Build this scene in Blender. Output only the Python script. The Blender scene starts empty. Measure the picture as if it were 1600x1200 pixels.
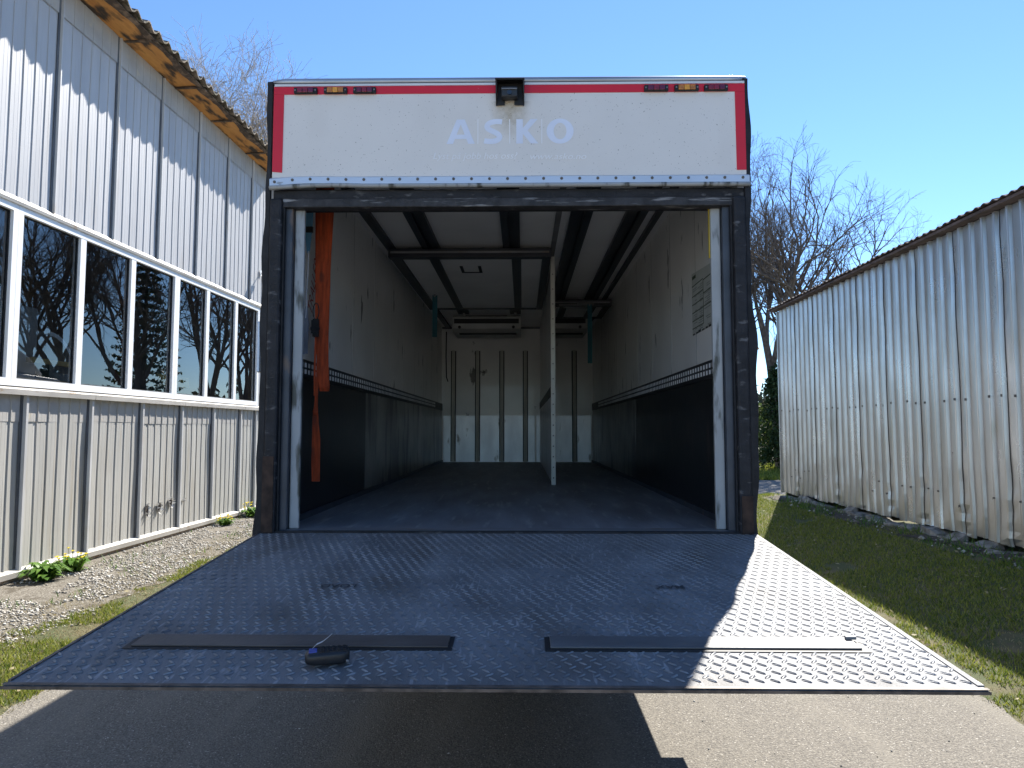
import bpy, bmesh, math, random
import numpy as np
from mathutils import Vector, Matrix, Euler

R = math.radians
sc = bpy.context.scene
COL = sc.collection

# ------------------------------------------------------------------ camera, sky, sun, exposure
cam_d = bpy.data.cameras.new('camera')
cam_d.sensor_width = 36.0
cam_d.lens = 36.0 * 1062 / 1600
cam_d.clip_end = 2000
cam = bpy.data.objects.new('camera', cam_d)
COL.objects.link(cam)
cam.location = (0.083, -3.57, 1.70)
cam.rotation_euler = (R(90 + 3.82), 0, R(0.86))
sc.camera = cam

SUN_EL, SUN_AZ = R(42.5), R(24.0)
sun_vec = Vector((math.sin(SUN_AZ) * math.cos(SUN_EL), math.cos(SUN_AZ) * math.cos(SUN_EL), math.sin(SUN_EL)))
world = bpy.data.worlds.new('World')
sc.world = world
world.use_nodes = True
wn = world.node_tree.nodes
sky = wn.new('ShaderNodeTexSky')
sky.sky_type = 'NISHITA'
sky.sun_disc = False
sky.sun_elevation = SUN_EL
sky.sun_rotation = SUN_AZ
sky.air_density = 1.0
sky.dust_density = 0.0
sky.ozone_density = 8.0
world.node_tree.links.new(sky.outputs[0], wn['Background'].inputs[0])
wn['Background'].inputs[1].default_value = 0.075
sun_d = bpy.data.lights.new('sun', 'SUN')
sun_d.energy = 3.9
sun_d.angle = R(0.53)
sun_d.color = (1.0, 0.955, 0.88)
sun = bpy.data.objects.new('sun', sun_d)
COL.objects.link(sun)
sun.rotation_euler = sun_vec.to_track_quat('Z', 'Y').to_euler()
vs = sc.view_settings
vs.view_transform = 'Standard'
vs.look = 'None'
vs.gamma = 1.0
vs.use_curve_mapping = False
vs.exposure = 1.64
sc.cycles.max_bounces = 10
sc.cycles.diffuse_bounces = 8
sc.cycles.transparent_max_bounces = 12

rng = random.Random(7)
nrng = np.random.default_rng(11)

# ------------------------------------------------------------------ materials
def mat(name, col, rough=0.6, metal=0.0, var=0.15, vscale=4.0, stretch=(1, 1, 1), col2=None, lo=0.35, hi=0.65,
        bump=0.0, bscale=60.0, bstretch=(1, 1, 1), spec=0.5, coat=0.0, detail=5.0, specks=None, rvar=0.0, dirt=None):
    """Principled material; large noise mixes col and col2, fine noise gives relief, specks = (colour, scale, cut)."""
    m = bpy.data.materials.new(name)
    m.use_nodes = True
    nt = m.node_tree; N = nt.nodes; Lk = nt.links
    b = N['Principled BSDF']
    b.inputs['Roughness'].default_value = rough
    b.inputs['Metallic'].default_value = metal
    b.inputs['Specular IOR Level'].default_value = spec
    b.inputs['Coat Weight'].default_value = coat
    tc = N.new('ShaderNodeTexCoord')
    def noise(scale, st, det=5.0):
        mp = N.new('ShaderNodeMapping'); mp.inputs['Scale'].default_value = st
        Lk.new(tc.outputs['Object'], mp.inputs['Vector'])
        n = N.new('ShaderNodeTexNoise'); n.inputs['Scale'].default_value = scale; n.inputs['Detail'].default_value = det
        Lk.new(mp.outputs[0], n.inputs['Vector'])
        return n
    n1 = noise(vscale, stretch, detail)
    rp = N.new('ShaderNodeMapRange'); rp.inputs['From Min'].default_value = lo; rp.inputs['From Max'].default_value = hi
    Lk.new(n1.outputs['Fac'], rp.inputs['Value'])
    if col2 is None:
        c1 = tuple(c * (1 - var) for c in col); c2 = tuple(min(1, c * (1 + var)) for c in col)
    else:
        c1, c2 = col, col2
    mx = N.new('ShaderNodeMix'); mx.data_type = 'RGBA'
    mx.inputs['A'].default_value = (*c1, 1); mx.inputs['B'].default_value = (*c2, 1)
    Lk.new(rp.outputs[0], mx.inputs['Factor'])
    out = mx.outputs['Result']
    for extra in (specks, dirt):
        if extra:
            sc_col, s_scale, cut, st, soft = extra
            n3 = noise(s_scale, st, 6.0 if extra is dirt else 1.0)
            r3 = N.new('ShaderNodeMapRange'); r3.inputs['From Min'].default_value = cut; r3.inputs['From Max'].default_value = cut + soft
            Lk.new(n3.outputs['Fac'], r3.inputs['Value'])
            m3 = N.new('ShaderNodeMix'); m3.data_type = 'RGBA'
            Lk.new(r3.outputs[0], m3.inputs['Factor']); Lk.new(out, m3.inputs['A']); m3.inputs['B'].default_value = (*sc_col, 1)
            out = m3.outputs['Result']
    Lk.new(out, b.inputs['Base Color'])
    if rvar:
        rr = N.new('ShaderNodeMapRange'); rr.inputs['To Min'].default_value = max(0.02, rough - rvar); rr.inputs['To Max'].default_value = min(1, rough + rvar)
        Lk.new(n1.outputs['Fac'], rr.inputs['Value']); Lk.new(rr.outputs[0], b.inputs['Roughness'])
    if bump:
        n2 = noise(bscale, bstretch)
        bp = N.new('ShaderNodeBump'); bp.inputs['Strength'].default_value = min(1.0, bump); bp.inputs['Distance'].default_value = 0.01
        Lk.new(n2.outputs['Fac'], bp.inputs['Height']); Lk.new(bp.outputs[0], b.inputs['Normal'])
    return m

def leaf_mat(name, c1, c2, rough=0.6, trans=0.25):
    """Foliage: colour varies per blade or leaf (random per mesh island)."""
    m = bpy.data.materials.new(name); m.use_nodes = True
    nt = m.node_tree; N = nt.nodes; Lk = nt.links
    b = N['Principled BSDF']; b.inputs['Roughness'].default_value = rough; b.inputs['Specular IOR Level'].default_value = 0.3
    g = N.new('ShaderNodeNewGeometry')
    mx = N.new('ShaderNodeMix'); mx.data_type = 'RGBA'
    mx.inputs['A'].default_value = (*c1, 1); mx.inputs['B'].default_value = (*c2, 1)
    Lk.new(g.outputs['Random Per Island'], mx.inputs['Factor'])
    Lk.new(mx.outputs['Result'], b.inputs['Base Color'])
    t = N.new('ShaderNodeBsdfTranslucent'); Lk.new(mx.outputs['Result'], t.inputs['Color'])
    ms = N.new('ShaderNodeMixShader'); ms.inputs[0].default_value = trans
    Lk.new(b.outputs[0], ms.inputs[1]); Lk.new(t.outputs[0], ms.inputs[2])
    Lk.new(ms.outputs[0], N['Material Output'].inputs['Surface'])
    return m

def glass_mat(name, tint=(0.82, 0.86, 0.85), gain=2.35):
    m = bpy.data.materials.new(name); m.use_nodes = True
    nt = m.node_tree; N = nt.nodes; Lk = nt.links
    N.remove(N['Principled BSDF'])
    fr = N.new('ShaderNodeFresnel'); fr.inputs['IOR'].default_value = 1.52
    mu = N.new('ShaderNodeMath'); mu.operation = 'MULTIPLY'; mu.inputs[1].default_value = gain; mu.use_clamp = True
    Lk.new(fr.outputs[0], mu.inputs[0])
    gl = N.new('ShaderNodeBsdfGlossy'); gl.inputs['Roughness'].default_value = 0.0
    tr = N.new('ShaderNodeBsdfTransparent'); tr.inputs['Color'].default_value = (*tint, 1)
    ms = N.new('ShaderNodeMixShader')
    Lk.new(mu.outputs[0], ms.inputs[0]); Lk.new(tr.outputs[0], ms.inputs[1]); Lk.new(gl.outputs[0], ms.inputs[2])
    Lk.new(ms.outputs[0], N['Material Output'].inputs['Surface'])
    return m

M = {}
M['asphalt'] = mat('asphalt', (0.115, 0.103, 0.087), 0.92, vscale=95, col2=(0.255, 0.23, 0.19), lo=0.34, hi=0.66, detail=4, bump=1.0, bscale=120,
                   dirt=((0.25, 0.226, 0.184), 1.3, 0.50, (2.2, 0.30, 1), 0.30), specks=((0.46, 0.43, 0.38), 75, 0.685, (1, 1, 1), 0.03))
M['bounce_yard'] = mat('pale_bounce_yard', (0.44, 0.405, 0.345), 0.95, var=0.2, vscale=3, bump=0.4, bscale=60)  # tone kept pale so this added ground throws more light at the truck
M['road'] = mat('road_asphalt', (0.15, 0.142, 0.13), 0.95, var=0.2, vscale=60, bump=0.4, bscale=200)
M['ground'] = mat('turf_soil', (0.062, 0.075, 0.022), 0.95, vscale=3.2, col2=(0.13, 0.105, 0.05), lo=0.42, hi=0.68, bump=0.8, bscale=70,
                  dirt=((0.10, 0.075, 0.042), 26, 0.56, (1, 1, 1), 0.12))
M['gravel_base'] = mat('gravel_bed', (0.105, 0.088, 0.064), 0.95, vscale=55, col2=(0.30, 0.275, 0.23), lo=0.44, hi=0.68, bump=1.0, bscale=90,
                       dirt=((0.085, 0.07, 0.048), 5, 0.55, (1, 1, 1), 0.1))
M['gravel'] = leaf_mat('gravel_chips', (0.17, 0.15, 0.12), (0.66, 0.63, 0.57), 0.9, 0.0)
M['soil'] = mat('dark_soil', (0.035, 0.026, 0.018), 0.95, vscale=18, col2=(0.10, 0.078, 0.055), bump=1.0, bscale=60)
M['grass'] = leaf_mat('grass_blades', (0.065, 0.12, 0.010), (0.33, 0.335, 0.06), 0.55, 0.35)
M['straw'] = leaf_mat('dry_grass', (0.26, 0.21, 0.10), (0.42, 0.36, 0.21), 0.7, 0.25)
M['weed'] = leaf_mat('weed_leaves', (0.05, 0.125, 0.012), (0.14, 0.25, 0.035), 0.5, 0.3)
M['dandelion'] = leaf_mat('dandelion_yellow', (0.80, 0.60, 0.01), (0.88, 0.74, 0.04), 0.6, 0.2)
M['bark'] = mat('dark_bark', (0.085, 0.066, 0.055), 0.95, vscale=6, col2=(0.19, 0.15, 0.125), bump=0.8, bscale=25)
M['birch'] = mat('birch_bark', (0.20, 0.16, 0.12), 0.9, vscale=6, col2=(0.42, 0.36, 0.28), bump=0.4, bscale=25)
M['evergreen'] = leaf_mat('evergreen_needles', (0.012, 0.03, 0.010), (0.05, 0.085, 0.025), 0.6, 0.15)
M['bush'] = leaf_mat('bush_leaves', (0.05, 0.085, 0.015), (0.15, 0.19, 0.05), 0.55, 0.35)
M['wood'] = leaf_mat('far_wood_leaves', (0.035, 0.042, 0.022), (0.10, 0.095, 0.055), 0.8, 0.1)
# left building
M['clad'] = mat('grey_cladding', (0.41, 0.408, 0.41), 0.48, var=0.07, vscale=1.3, stretch=(1, 2.5, 0.35), bump=0.05, bscale=5, bstretch=(1, 1, 0.4),
                dirt=((0.345, 0.325, 0.29), 2.2, 0.58, (1, 3.0, 0.25), 0.2))
M['clad_low'] = mat('weathered_cladding', (0.385, 0.375, 0.345), 0.55, var=0.09, vscale=2.0, stretch=(1, 3.0, 0.3), bump=0.07, bscale=6, bstretch=(1, 1, 0.4),
                    dirt=((0.31, 0.265, 0.20), 2.6, 0.55, (1, 4.0, 0.22), 0.25))
M['frieze'] = mat('frieze_sheet', (0.37, 0.355, 0.33), 0.55, var=0.08, vscale=3, bump=0.06, bscale=9, dirt=((0.42, 0.38, 0.31), 5, 0.6, (1, 1, 1), 0.1))
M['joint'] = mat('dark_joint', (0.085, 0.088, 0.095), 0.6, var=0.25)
M['batten'] = mat('grey_batten', (0.47, 0.465, 0.455), 0.5, var=0.12, vscale=3, stretch=(1, 1, 0.4), dirt=((0.34, 0.25, 0.16), 4, 0.6, (1, 1, 0.3), 0.15))
M['pvc'] = mat('white_window_frame', (0.78, 0.78, 0.77), 0.35, var=0.03, vscale=3)
M['flash'] = mat('pale_flashing', (0.42, 0.395, 0.355), 0.5, var=0.12, vscale=5, stretch=(1, 0.4, 1), dirt=((0.30, 0.22, 0.15), 9, 0.62, (1, 0.5, 1), 0.1))
M['soffit'] = mat('orange_timber', (0.44, 0.185, 0.045), 0.75, vscale=3.0, stretch=(5.0, 1.0, 1), col2=(0.60, 0.29, 0.075), lo=0.3, hi=0.7, bump=0.3, bscale=25, bstretch=(5, 0.5, 1),
                   dirt=((0.045, 0.03, 0.02), 2.6, 0.50, (2.6, 0.8, 1), 0.12))
M['rotten'] = mat('weathered_timber', (0.06, 0.042, 0.030), 0.9, vscale=9, col2=(0.26, 0.18, 0.12), lo=0.45, hi=0.75, bump=0.6, bscale=30)
M['roof_l'] = mat('mossy_fibre_cement', (0.085, 0.07, 0.052), 0.95, vscale=10, col2=(0.24, 0.19, 0.14), bump=0.9, bscale=40,
                  dirt=((0.045, 0.05, 0.018), 14, 0.55, (1, 1, 1), 0.1))
M['glass'] = glass_mat('window_glass')
M['room'] = mat('room_plaster', (0.22, 0.20, 0.175), 0.9, var=0.15)
M['room_floor'] = mat('room_floor', (0.12, 0.11, 0.10), 0.8)
M['redpost'] = mat('red_oxide_paint', (0.30, 0.10, 0.065), 0.6, var=0.2)
M['plank'] = mat('sunlit_pine_plank', (0.62, 0.42, 0.17), 0.6, vscale=4, stretch=(6, 1, 1), var=0.2)
M['cabinet'] = mat('grey_cabinet', (0.30, 0.29, 0.27), 0.5)
M['plinth'] = mat('crumbling_plinth', (0.30, 0.21, 0.145), 0.95, vscale=10, col2=(0.42, 0.36, 0.30), bump=1.0, bscale=30)
M['hole'] = mat('hole_inner_dark', (0.03, 0.022, 0.018), 0.9, var=0.4)
M['bare_metal'] = mat('torn_bright_steel', (0.60, 0.585, 0.56), 0.4, metal=0.3)
# right shed
M['galv'] = mat('galvanised_sheet', (0.50, 0.50, 0.50), 0.30, metal=0.9, vscale=1.8, stretch=(1, 1.2, 0.5), col2=(0.44, 0.435, 0.42), bump=0.025, bscale=4.0, bstretch=(1, 1, 0.5), rvar=0.10,
                dirt=((0.36, 0.34, 0.28), 3.0, 0.6, (1, 1.6, 0.3), 0.25))
M['fibre'] = mat('dark_fibre_cement', (0.060, 0.044, 0.040), 0.95, vscale=7, col2=(0.12, 0.09, 0.082), bump=0.6, bscale=40)
M['stone'] = mat('limestone', (0.12, 0.11, 0.09), 0.95, vscale=7, col2=(0.34, 0.32, 0.28), bump=1.0, bscale=22, dirt=((0.07, 0.06, 0.04), 4, 0.56, (1, 1, 1), 0.1))
M['bolt'] = mat('rusty_bolt', (0.13, 0.115, 0.10), 0.8)
# truck
M['white_panel'] = mat('dirty_white_panel', (0.80, 0.755, 0.70), 0.42, var=0.03, vscale=2.0, bump=0.02, bscale=8,
                       specks=((0.30, 0.26, 0.22), 130, 0.735, (1, 1, 1), 0.03), dirt=((0.74, 0.69, 0.63), 3, 0.55, (1.2, 1, 0.6), 0.3))
M['truck_white'] = mat('truck_white_paint', (0.72, 0.72, 0.71), 0.35, var=0.04)
M['red_tape'] = mat('red_tape', (0.68, 0.010, 0.026), 0.35, var=0.06, specks=((0.62, 0.58, 0.55), 30, 0.76, (1, 1, 1), 0.02))
M['letter'] = mat('clean_letter_ghost', (0.80, 0.83, 0.93), 0.4, var=0.04)
M['letter_thin'] = mat('faint_letter_ghost', (0.93, 0.91, 0.90), 0.4, var=0.03)
M['alu'] = mat('rail_aluminium', (0.56, 0.60, 0.66), 0.42, metal=0.45, var=0.08, vscale=6, stretch=(0.3, 1, 1), dirt=((0.25, 0.24, 0.23), 18, 0.66, (0.4, 1, 1), 0.06))
M['roofcap'] = mat('worn_roof_profile', (0.40, 0.42, 0.45), 0.4, metal=0.6, var=0.2, vscale=4, stretch=(0.4, 1, 1))
M['rubber'] = mat('black_rubber', (0.016, 0.016, 0.018), 0.75, vscale=14, var=0.4, bump=0.3, bscale=90)
M['rubber_worn'] = mat('scuffed_rubber', (0.015, 0.015, 0.018), 0.7, vscale=20, stretch=(0.5, 1, 1), var=0.4, bump=0.5, bscale=60,
                       dirt=((0.15, 0.145, 0.145), 26, 0.60, (0.5, 1, 1.2), 0.14))
M['lintel'] = mat('scraped_lintel', (0.035, 0.034, 0.036), 0.7, vscale=20, var=0.4, bump=0.6, bscale=50,
                  dirt=((0.34, 0.33, 0.32), 16, 0.58, (0.30, 1, 3.0), 0.12))
M['frame_blue'] = mat('dark_frame_paint', (0.045, 0.052, 0.066), 0.45, vscale=7, var=0.25, dirt=((0.15, 0.10, 0.07), 9, 0.64, (1, 1, 0.4), 0.08))
M['post_white'] = mat('battered_white_post', (0.36, 0.37, 0.37), 0.5, var=0.08, vscale=6, bump=0.15, bscale=20,
                      dirt=((0.075, 0.075, 0.06), 9, 0.57, (2.0, 1, 0.4), 0.10))
M['rust_edge'] = mat('rusty_corner', (0.045, 0.026, 0.018), 0.85, vscale=16, var=0.5)
M['inner_white'] = mat('scuffed_inner_wall', (0.85, 0.83, 0.79), 0.28, var=0.06, vscale=1.6, bump=0.015, bscale=3, coat=0.15,
                       dirt=((0.10, 0.095, 0.09), 5.0, 0.655, (1, 1.8, 0.5), 0.035))
M['ceiling'] = mat('cargo_ceiling', (0.86, 0.845, 0.82), 0.4, var=0.05, vscale=2)
M['kick'] = mat('black_kick_panel', (0.016, 0.017, 0.020), 0.33, vscale=3, stretch=(1, 0.6, 1.4), var=0.5, bump=0.1, bscale=12, rvar=0.1,
                dirt=((0.06, 0.045, 0.04), 4, 0.62, (1, 2.4, 0.4), 0.06))
M['kick_worn'] = mat('worn_kick_panel', (0.09, 0.088, 0.082), 0.33, vscale=2, stretch=(1, 0.7, 0.8), col2=(0.34, 0.33, 0.30), bump=0.1, bscale=12, dirt=((0.03, 0.03, 0.032), 3.2, 0.53, (1, 1.6, 0.35), 0.08))
M['seam'] = mat('wall_seam', (0.50, 0.49, 0.465), 0.4)
M['steel_kick'] = mat('scuffed_steel_kick', (0.84, 0.87, 0.90), 0.42, metal=0.45, var=0.12, vscale=4, stretch=(1, 1, 0.4), dirt=((0.30, 0.28, 0.25), 9, 0.63, (1.4, 1, 0.4), 0.12))
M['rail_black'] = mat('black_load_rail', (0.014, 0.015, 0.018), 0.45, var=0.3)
M['slot'] = mat('rail_slot', (0.85, 0.85, 0.84), 0.5)
M['track'] = mat('dark_ceiling_track', (0.018, 0.020, 0.027), 0.4, var=0.25, vscale=6)
M['cargo_floor'] = mat('cargo_floor', (0.20, 0.203, 0.215), 0.5, vscale=3, stretch=(2.5, 0.5, 1), var=0.28, bump=0.35, bscale=130, rvar=0.12,
                       dirt=((0.36, 0.355, 0.35), 7, 0.58, (3.0, 0.4, 1), 0.15))
M['ac_white'] = mat('evaporator_shell', (0.50, 0.50, 0.47), 0.45, var=0.08)
M['black'] = mat('matt_black', (0.010, 0.010, 0.011), 0.6, var=0.2)
M['plate'] = mat('tread_aluminium', (0.145, 0.147, 0.152), 0.66, metal=0.15, spec=0.35, vscale=3.4, stretch=(1.6, 0.5, 1), col2=(0.235, 0.24, 0.248), lo=0.3, hi=0.7, bump=0.25, bscale=170, rvar=0.10,
                 dirt=((0.115, 0.105, 0.095), 3.2, 0.5, (1.2, 0.7, 1), 0.25), specks=((0.34, 0.34, 0.345), 34, 0.60, (2.2, 0.35, 1), 0.14))
M['lug'] = mat('worn_tread_lug', (0.16, 0.162, 0.168), 0.55, metal=0.3, spec=0.4, vscale=5.0, col2=(0.33, 0.335, 0.34), lo=0.35, hi=0.65)
M['plate_dark'] = mat('tread_edge', (0.12, 0.095, 0.08), 0.6, metal=0.3, vscale=20, var=0.5)
M['flap_dull'] = mat('dull_roll_stop', (0.10, 0.083, 0.072), 0.55, metal=0.25, vscale=6, stretch=(0.4, 1, 1), var=0.3, bump=0.15, bscale=60)
M['flap'] = mat('steel_roll_stop', (0.22, 0.22, 0.222), 0.6, metal=0.2, vscale=6, stretch=(0.4, 1, 1), var=0.2, dirt=((0.20, 0.16, 0.13), 8, 0.62, (0.6, 1, 1), 0.1))
M['flap_right'] = mat('grey_roll_stop', (0.12, 0.12, 0.122), 0.55, metal=0.2, vscale=6, stretch=(0.4, 1, 1), var=0.3, bump=0.15, bscale=60)
M['lens_red'] = mat('red_lens', (0.22, 0.006, 0.018), 0.2, var=0.2, vscale=60, coat=0.5)
M['lens_amber'] = mat('amber_lens', (0.50, 0.17, 0.012), 0.2, var=0.2, vscale=60, coat=0.5)
M['amber_bright'] = mat('amber_lens_middle', (0.80, 0.34, 0.02), 0.2, var=0.1, vscale=60, coat=0.5)
M['lens_plum'] = mat('dark_red_lens', (0.13, 0.004, 0.03), 0.2, var=0.2, vscale=60, coat=0.5)
M['pole'] = mat('cream_post', (0.55, 0.54, 0.47), 0.45, var=0.06, vscale=5)
M['strap_orange'] = mat('orange_webbing', (0.50, 0.075, 0.018), 0.75, var=0.30, vscale=9, stretch=(6, 1, 1), bump=0.8, bscale=150, bstretch=(3, 1, 1), dirt=((0.22, 0.045, 0.02), 8, 0.58, (2, 1, 0.6), 0.1))
M['strap_blue'] = mat('blue_webbing', (0.09, 0.24, 0.38), 0.7, var=0.2, vscale=7)
M['strap_teal'] = mat('teal_webbing', (0.018, 0.12, 0.15), 0.7, var=0.2, vscale=7)
M['strap_grey'] = mat('grey_webbing', (0.16, 0.17, 0.20), 0.7, var=0.25, vscale=9)
M['cord'] = mat('pale_cord', (0.55, 0.55, 0.57), 0.7)
M['marker_red'] = mat('red_marker_ink', (0.42, 0.05, 0.03), 0.6)
M['paper'] = mat('greyed_notice', (0.47, 0.475, 0.43), 0.5, var=0.05, vscale=14)
M['paper_line'] = mat('notice_line', (0.035, 0.055, 0.025), 0.6)
M['paper_text'] = mat('notice_print', (0.25, 0.26, 0.235), 0.6)
M['paper_green'] = mat('notice_leaf', (0.02, 0.17, 0.04), 0.5)
M['yellow'] = mat('yellow_seal', (0.48, 0.34, 0.02), 0.6)
M['tyre'] = mat('tyre', (0.02, 0.02, 0.02), 0.85)
M['chassis'] = mat('chassis_black', (0.03, 0.03, 0.032), 0.7)
M['dark_glass'] = mat('cab_glass', (0.012, 0.014, 0.016), 0.05, coat=1.0)
M['handset'] = mat('handset_rubber', (0.016, 0.017, 0.019), 0.42, var=0.2, vscale=30)
M['handset_blue'] = mat('handset_blue_tab', (0.08, 0.10, 0.36), 0.5)
M['paint_black'] = mat('worn_black_paint', (0.045, 0.048, 0.056), 0.6)

# ------------------------------------------------------------------ mesh helpers
class MB:
    def __init__(s): s.v = []; s.f = []
    def add(s, vs_, fs):
        o = len(s.v); s.v += [tuple(p) for p in vs_]; s.f += [tuple(i + o for i in f) for f in fs]; return s
    def box(s, x0, x1, y0, y1, z0, z1):
        return s.add([(x0, y0, z0), (x1, y0, z0), (x1, y1, z0), (x0, y1, z0), (x0, y0, z1), (x1, y0, z1), (x1, y1, z1), (x0, y1, z1)],
                     [(0, 3, 2, 1), (4, 5, 6, 7), (0, 1, 5, 4), (1, 2, 6, 5), (2, 3, 7, 6), (3, 0, 4, 7)])
    def prism(s, poly, axis, a, b):
        """polygon of 2-D points extruded along axis 0/1/2 from a to b."""
        n = len(poly)
        def P(p, t):
            q = list(p); q.insert(axis, t); return q
        s.add([P(p, a) for p in poly] + [P(p, b) for p in poly],
              [tuple(range(n))[::-1], tuple(range(n, 2 * n))] + [(i, (i + 1) % n, n + (i + 1) % n, n + i) for i in range(n)])
        return s
    def tube(s, pts, rads, sides=8, cap=True):
        pts = [Vector(p) for p in pts]
        if not hasattr(rads, '__len__'): rads = [rads] * len(pts)
        o = len(s.v); ref = None
        for i, p in enumerate(pts):
            d = (pts[min(i + 1, len(pts) - 1)] - pts[max(i - 1, 0)])
            if d.length < 1e-9: d = Vector((0, 0, 1))
            d.normalize()
            if ref is None:
                ref = d.cross(Vector((0.3, 0.8, 0.5)))
                if ref.length < 1e-3: ref = d.cross(Vector((1, 0, 0)))
            ref = (ref - d * ref.dot(d)).normalized(); q = d.cross(ref)
            for k in range(sides):
                a = 2 * math.pi * k / sides
                s.v.append(tuple(p + (ref * math.cos(a) + q * math.sin(a)) * rads[i]))
        for i in range(len(pts) - 1):
            for k in range(sides):
                k2 = (k + 1) % sides
                s.f.append((o + i * sides + k, o + i * sides + k2, o + (i + 1) * sides + k2, o + (i + 1) * sides + k))
        if cap:
            s.f.append(tuple(o + k for k in range(sides))[::-1])
            e = o + (len(pts) - 1) * sides
            s.f.append(tuple(e + k for k in range(sides)))
        return s
    def cyl(s, p0, p1, r, sides=16, r1=None):
        return s.tube([p0, p1], [r, r if r1 is None else r1], sides)
    def ribbon(s, pts, width_dir, widths, thick_dir, th):
        """flat strap of given thickness following pts."""
        w = Vector(width_dir).normalized(); t = Vector(thick_dir).normalized() * th / 2
        n = len(pts)
        if not hasattr(widths, '__len__'): widths = [widths] * n
        o = len(s.v)
        for p, wd in zip(pts, widths):
            p = Vector(p)
            for q in (p - w * wd / 2 - t, p + w * wd / 2 - t, p + w * wd / 2 + t, p - w * wd / 2 + t): s.v.append(tuple(q))
        for i in range(n - 1):
            for k in range(4):
                s.f.append((o + 4 * i + k, o + 4 * i + (k + 1) % 4, o + 4 * (i + 1) + (k + 1) % 4, o + 4 * (i + 1) + k))
        s.f.append((o + 3, o + 2, o + 1, o)); e = o + 4 * (n - 1); s.f.append((e, e + 1, e + 2, e + 3))
        return s

def link(name, me, parent=None, label=None, cat=None, group=None, kind=None, loc=None, rot=None):
    o = bpy.data.objects.new(name, me); COL.objects.link(o)
    if parent is not None: o.parent = parent
    if label: o['label'] = label
    if cat: o['category'] = cat
    if group: o['group'] = group
    if kind: o['kind'] = kind
    if loc is not None: o.location = loc
    if rot is not None: o.rotation_euler = rot
    return o

def build(name, mb, m, parent=None, bevel=0.0, smooth=False, **kw):
    me = bpy.data.meshes.new(name)
    me.from_pydata(mb.v, [], mb.f); me.update()
    bm = bmesh.new(); bm.from_mesh(me)
    bmesh.ops.recalc_face_normals(bm, faces=bm.faces)
    if bevel:
        es = [e for e in bm.edges if len(e.link_faces) == 2 and e.calc_face_angle(0) > 0.6]
        bmesh.ops.bevel(bm, geom=es, offset=bevel, segments=2, profile=0.5, affect='EDGES', clamp_overlap=True)
    bm.to_mesh(me); bm.free()
    if smooth:
        me.polygons.foreach_set('use_smooth', [True] * len(me.polygons))
    me.materials.append(M[m] if isinstance(m, str) else m)
    return link(name, me, parent, **kw)

def np_mesh(name, V, F, m):
    """V (n,3), F (k,3|4) arrays."""
    me = bpy.data.meshes.new(name)
    V = np.asarray(V, dtype=np.float32); F = np.asarray(F, dtype=np.int32)
    k = F.shape[1]
    me.vertices.add(len(V)); me.vertices.foreach_set('co', V.ravel())
    me.loops.add(F.size); me.loops.foreach_set('vertex_index', F.ravel())
    me.polygons.add(len(F)); me.polygons.foreach_set('loop_start', np.arange(0, F.size, k, dtype=np.int32))
    me.update(calc_edges=True)
    me.materials.append(M[m])
    return me

def thing(name, label, cat, loc=(0, 0, 0), rotz=0.0, group=None):
    o = bpy.data.objects.new(name, None); COL.objects.link(o)
    o.empty_display_size = 0.2
    o.location = loc; o.rotation_euler = (0, 0, rotz)
    o['label'] = label; o['category'] = cat
    if group: o['group'] = group
    return o

def text_mesh(body, size, extrude=0.0008, offset=0.0, shear=0.0, spacing=1.0, align='CENTER'):
    cu = bpy.data.curves.new('text', 'FONT')
    cu.body = body; cu.size = size; cu.extrude = extrude; cu.offset = offset; cu.shear = shear
    cu.space_character = spacing; cu.align_x = align; cu.resolution_u = 4
    o = bpy.data.objects.new('text', cu); COL.objects.link(o)
    bpy.context.view_layer.update()
    me = bpy.data.meshes.new_from_object(o)
    bpy.data.objects.remove(o); bpy.data.curves.remove(cu)
    return me

def fit_text(body, w, h, m, **kw):
    """text mesh scaled to an exact width and height, origin at its lower left."""
    me = text_mesh(body, 1.0, **kw)
    n = len(me.vertices); co = np.empty(n * 3, np.float32); me.vertices.foreach_get('co', co); co = co.reshape(-1, 3)
    mn = co.min(0); mx = co.max(0)
    co[:, 0] = (co[:, 0] - mn[0]) / (mx[0] - mn[0]) * w
    co[:, 1] = (co[:, 1] - mn[1]) / (mx[1] - mn[1]) * h
    co[:, 2] = (co[:, 2] - mn[2]) / max(1e-6, mx[2] - mn[2]) * 0.0004
    me.vertices.foreach_set('co', co.ravel()); me.update()
    me.materials.clear(); me.materials.append(M[m])
    return me

# ------------------------------------------------------------------ the setting
def sheet(name, poly, z, m):
    mb = MB(); mb.add([(x, y, z) for x, y in poly], [tuple(range(len(poly)))])
    o = build(name, mb, m, kind='structure'); return o

sheet('ground', [(-450, -300), (450, -300), (450, 700), (-450, 700)], 0.0, 'ground')
def ragged(xf, y0, y1, step, amp, seed):
    r = random.Random(seed); out = []; y = y0
    ph = [r.uniform(0, 6.28) for _ in range(4)]
    while y <= y1 + 1e-6:
        out.append((xf + amp * (0.5 * math.sin(1.3 * y + ph[0]) + 0.3 * math.sin(4.1 * y + ph[1]) + 0.25 * math.sin(11 * y + ph[2])) + r.uniform(-amp, amp) * 0.18, y)); y += step
    return out
lft = ragged(-3.06, -7, 13.5, 0.12, 0.07, 3)
rgt = ragged(3.02, -7, 13.5, 0.12, 0.08, 5)
sheet('driveway', lft + rgt[::-1], 0.004, 'asphalt')
sheet('road', ragged(0, 0, 0, 1, 0, 1)[:0] + [(-70, 13.35), (70, 13.35), (70, 19.4), (-70, 19.4)], 0.008, 'road')
sheet('bounce_yard', [(-40, -45), (40, -45), (40, -7.02), (-40, -7.02)], 0.006, 'bounce_yard')  # unseen ground behind the camera, added to bounce light into the cargo bay
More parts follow.
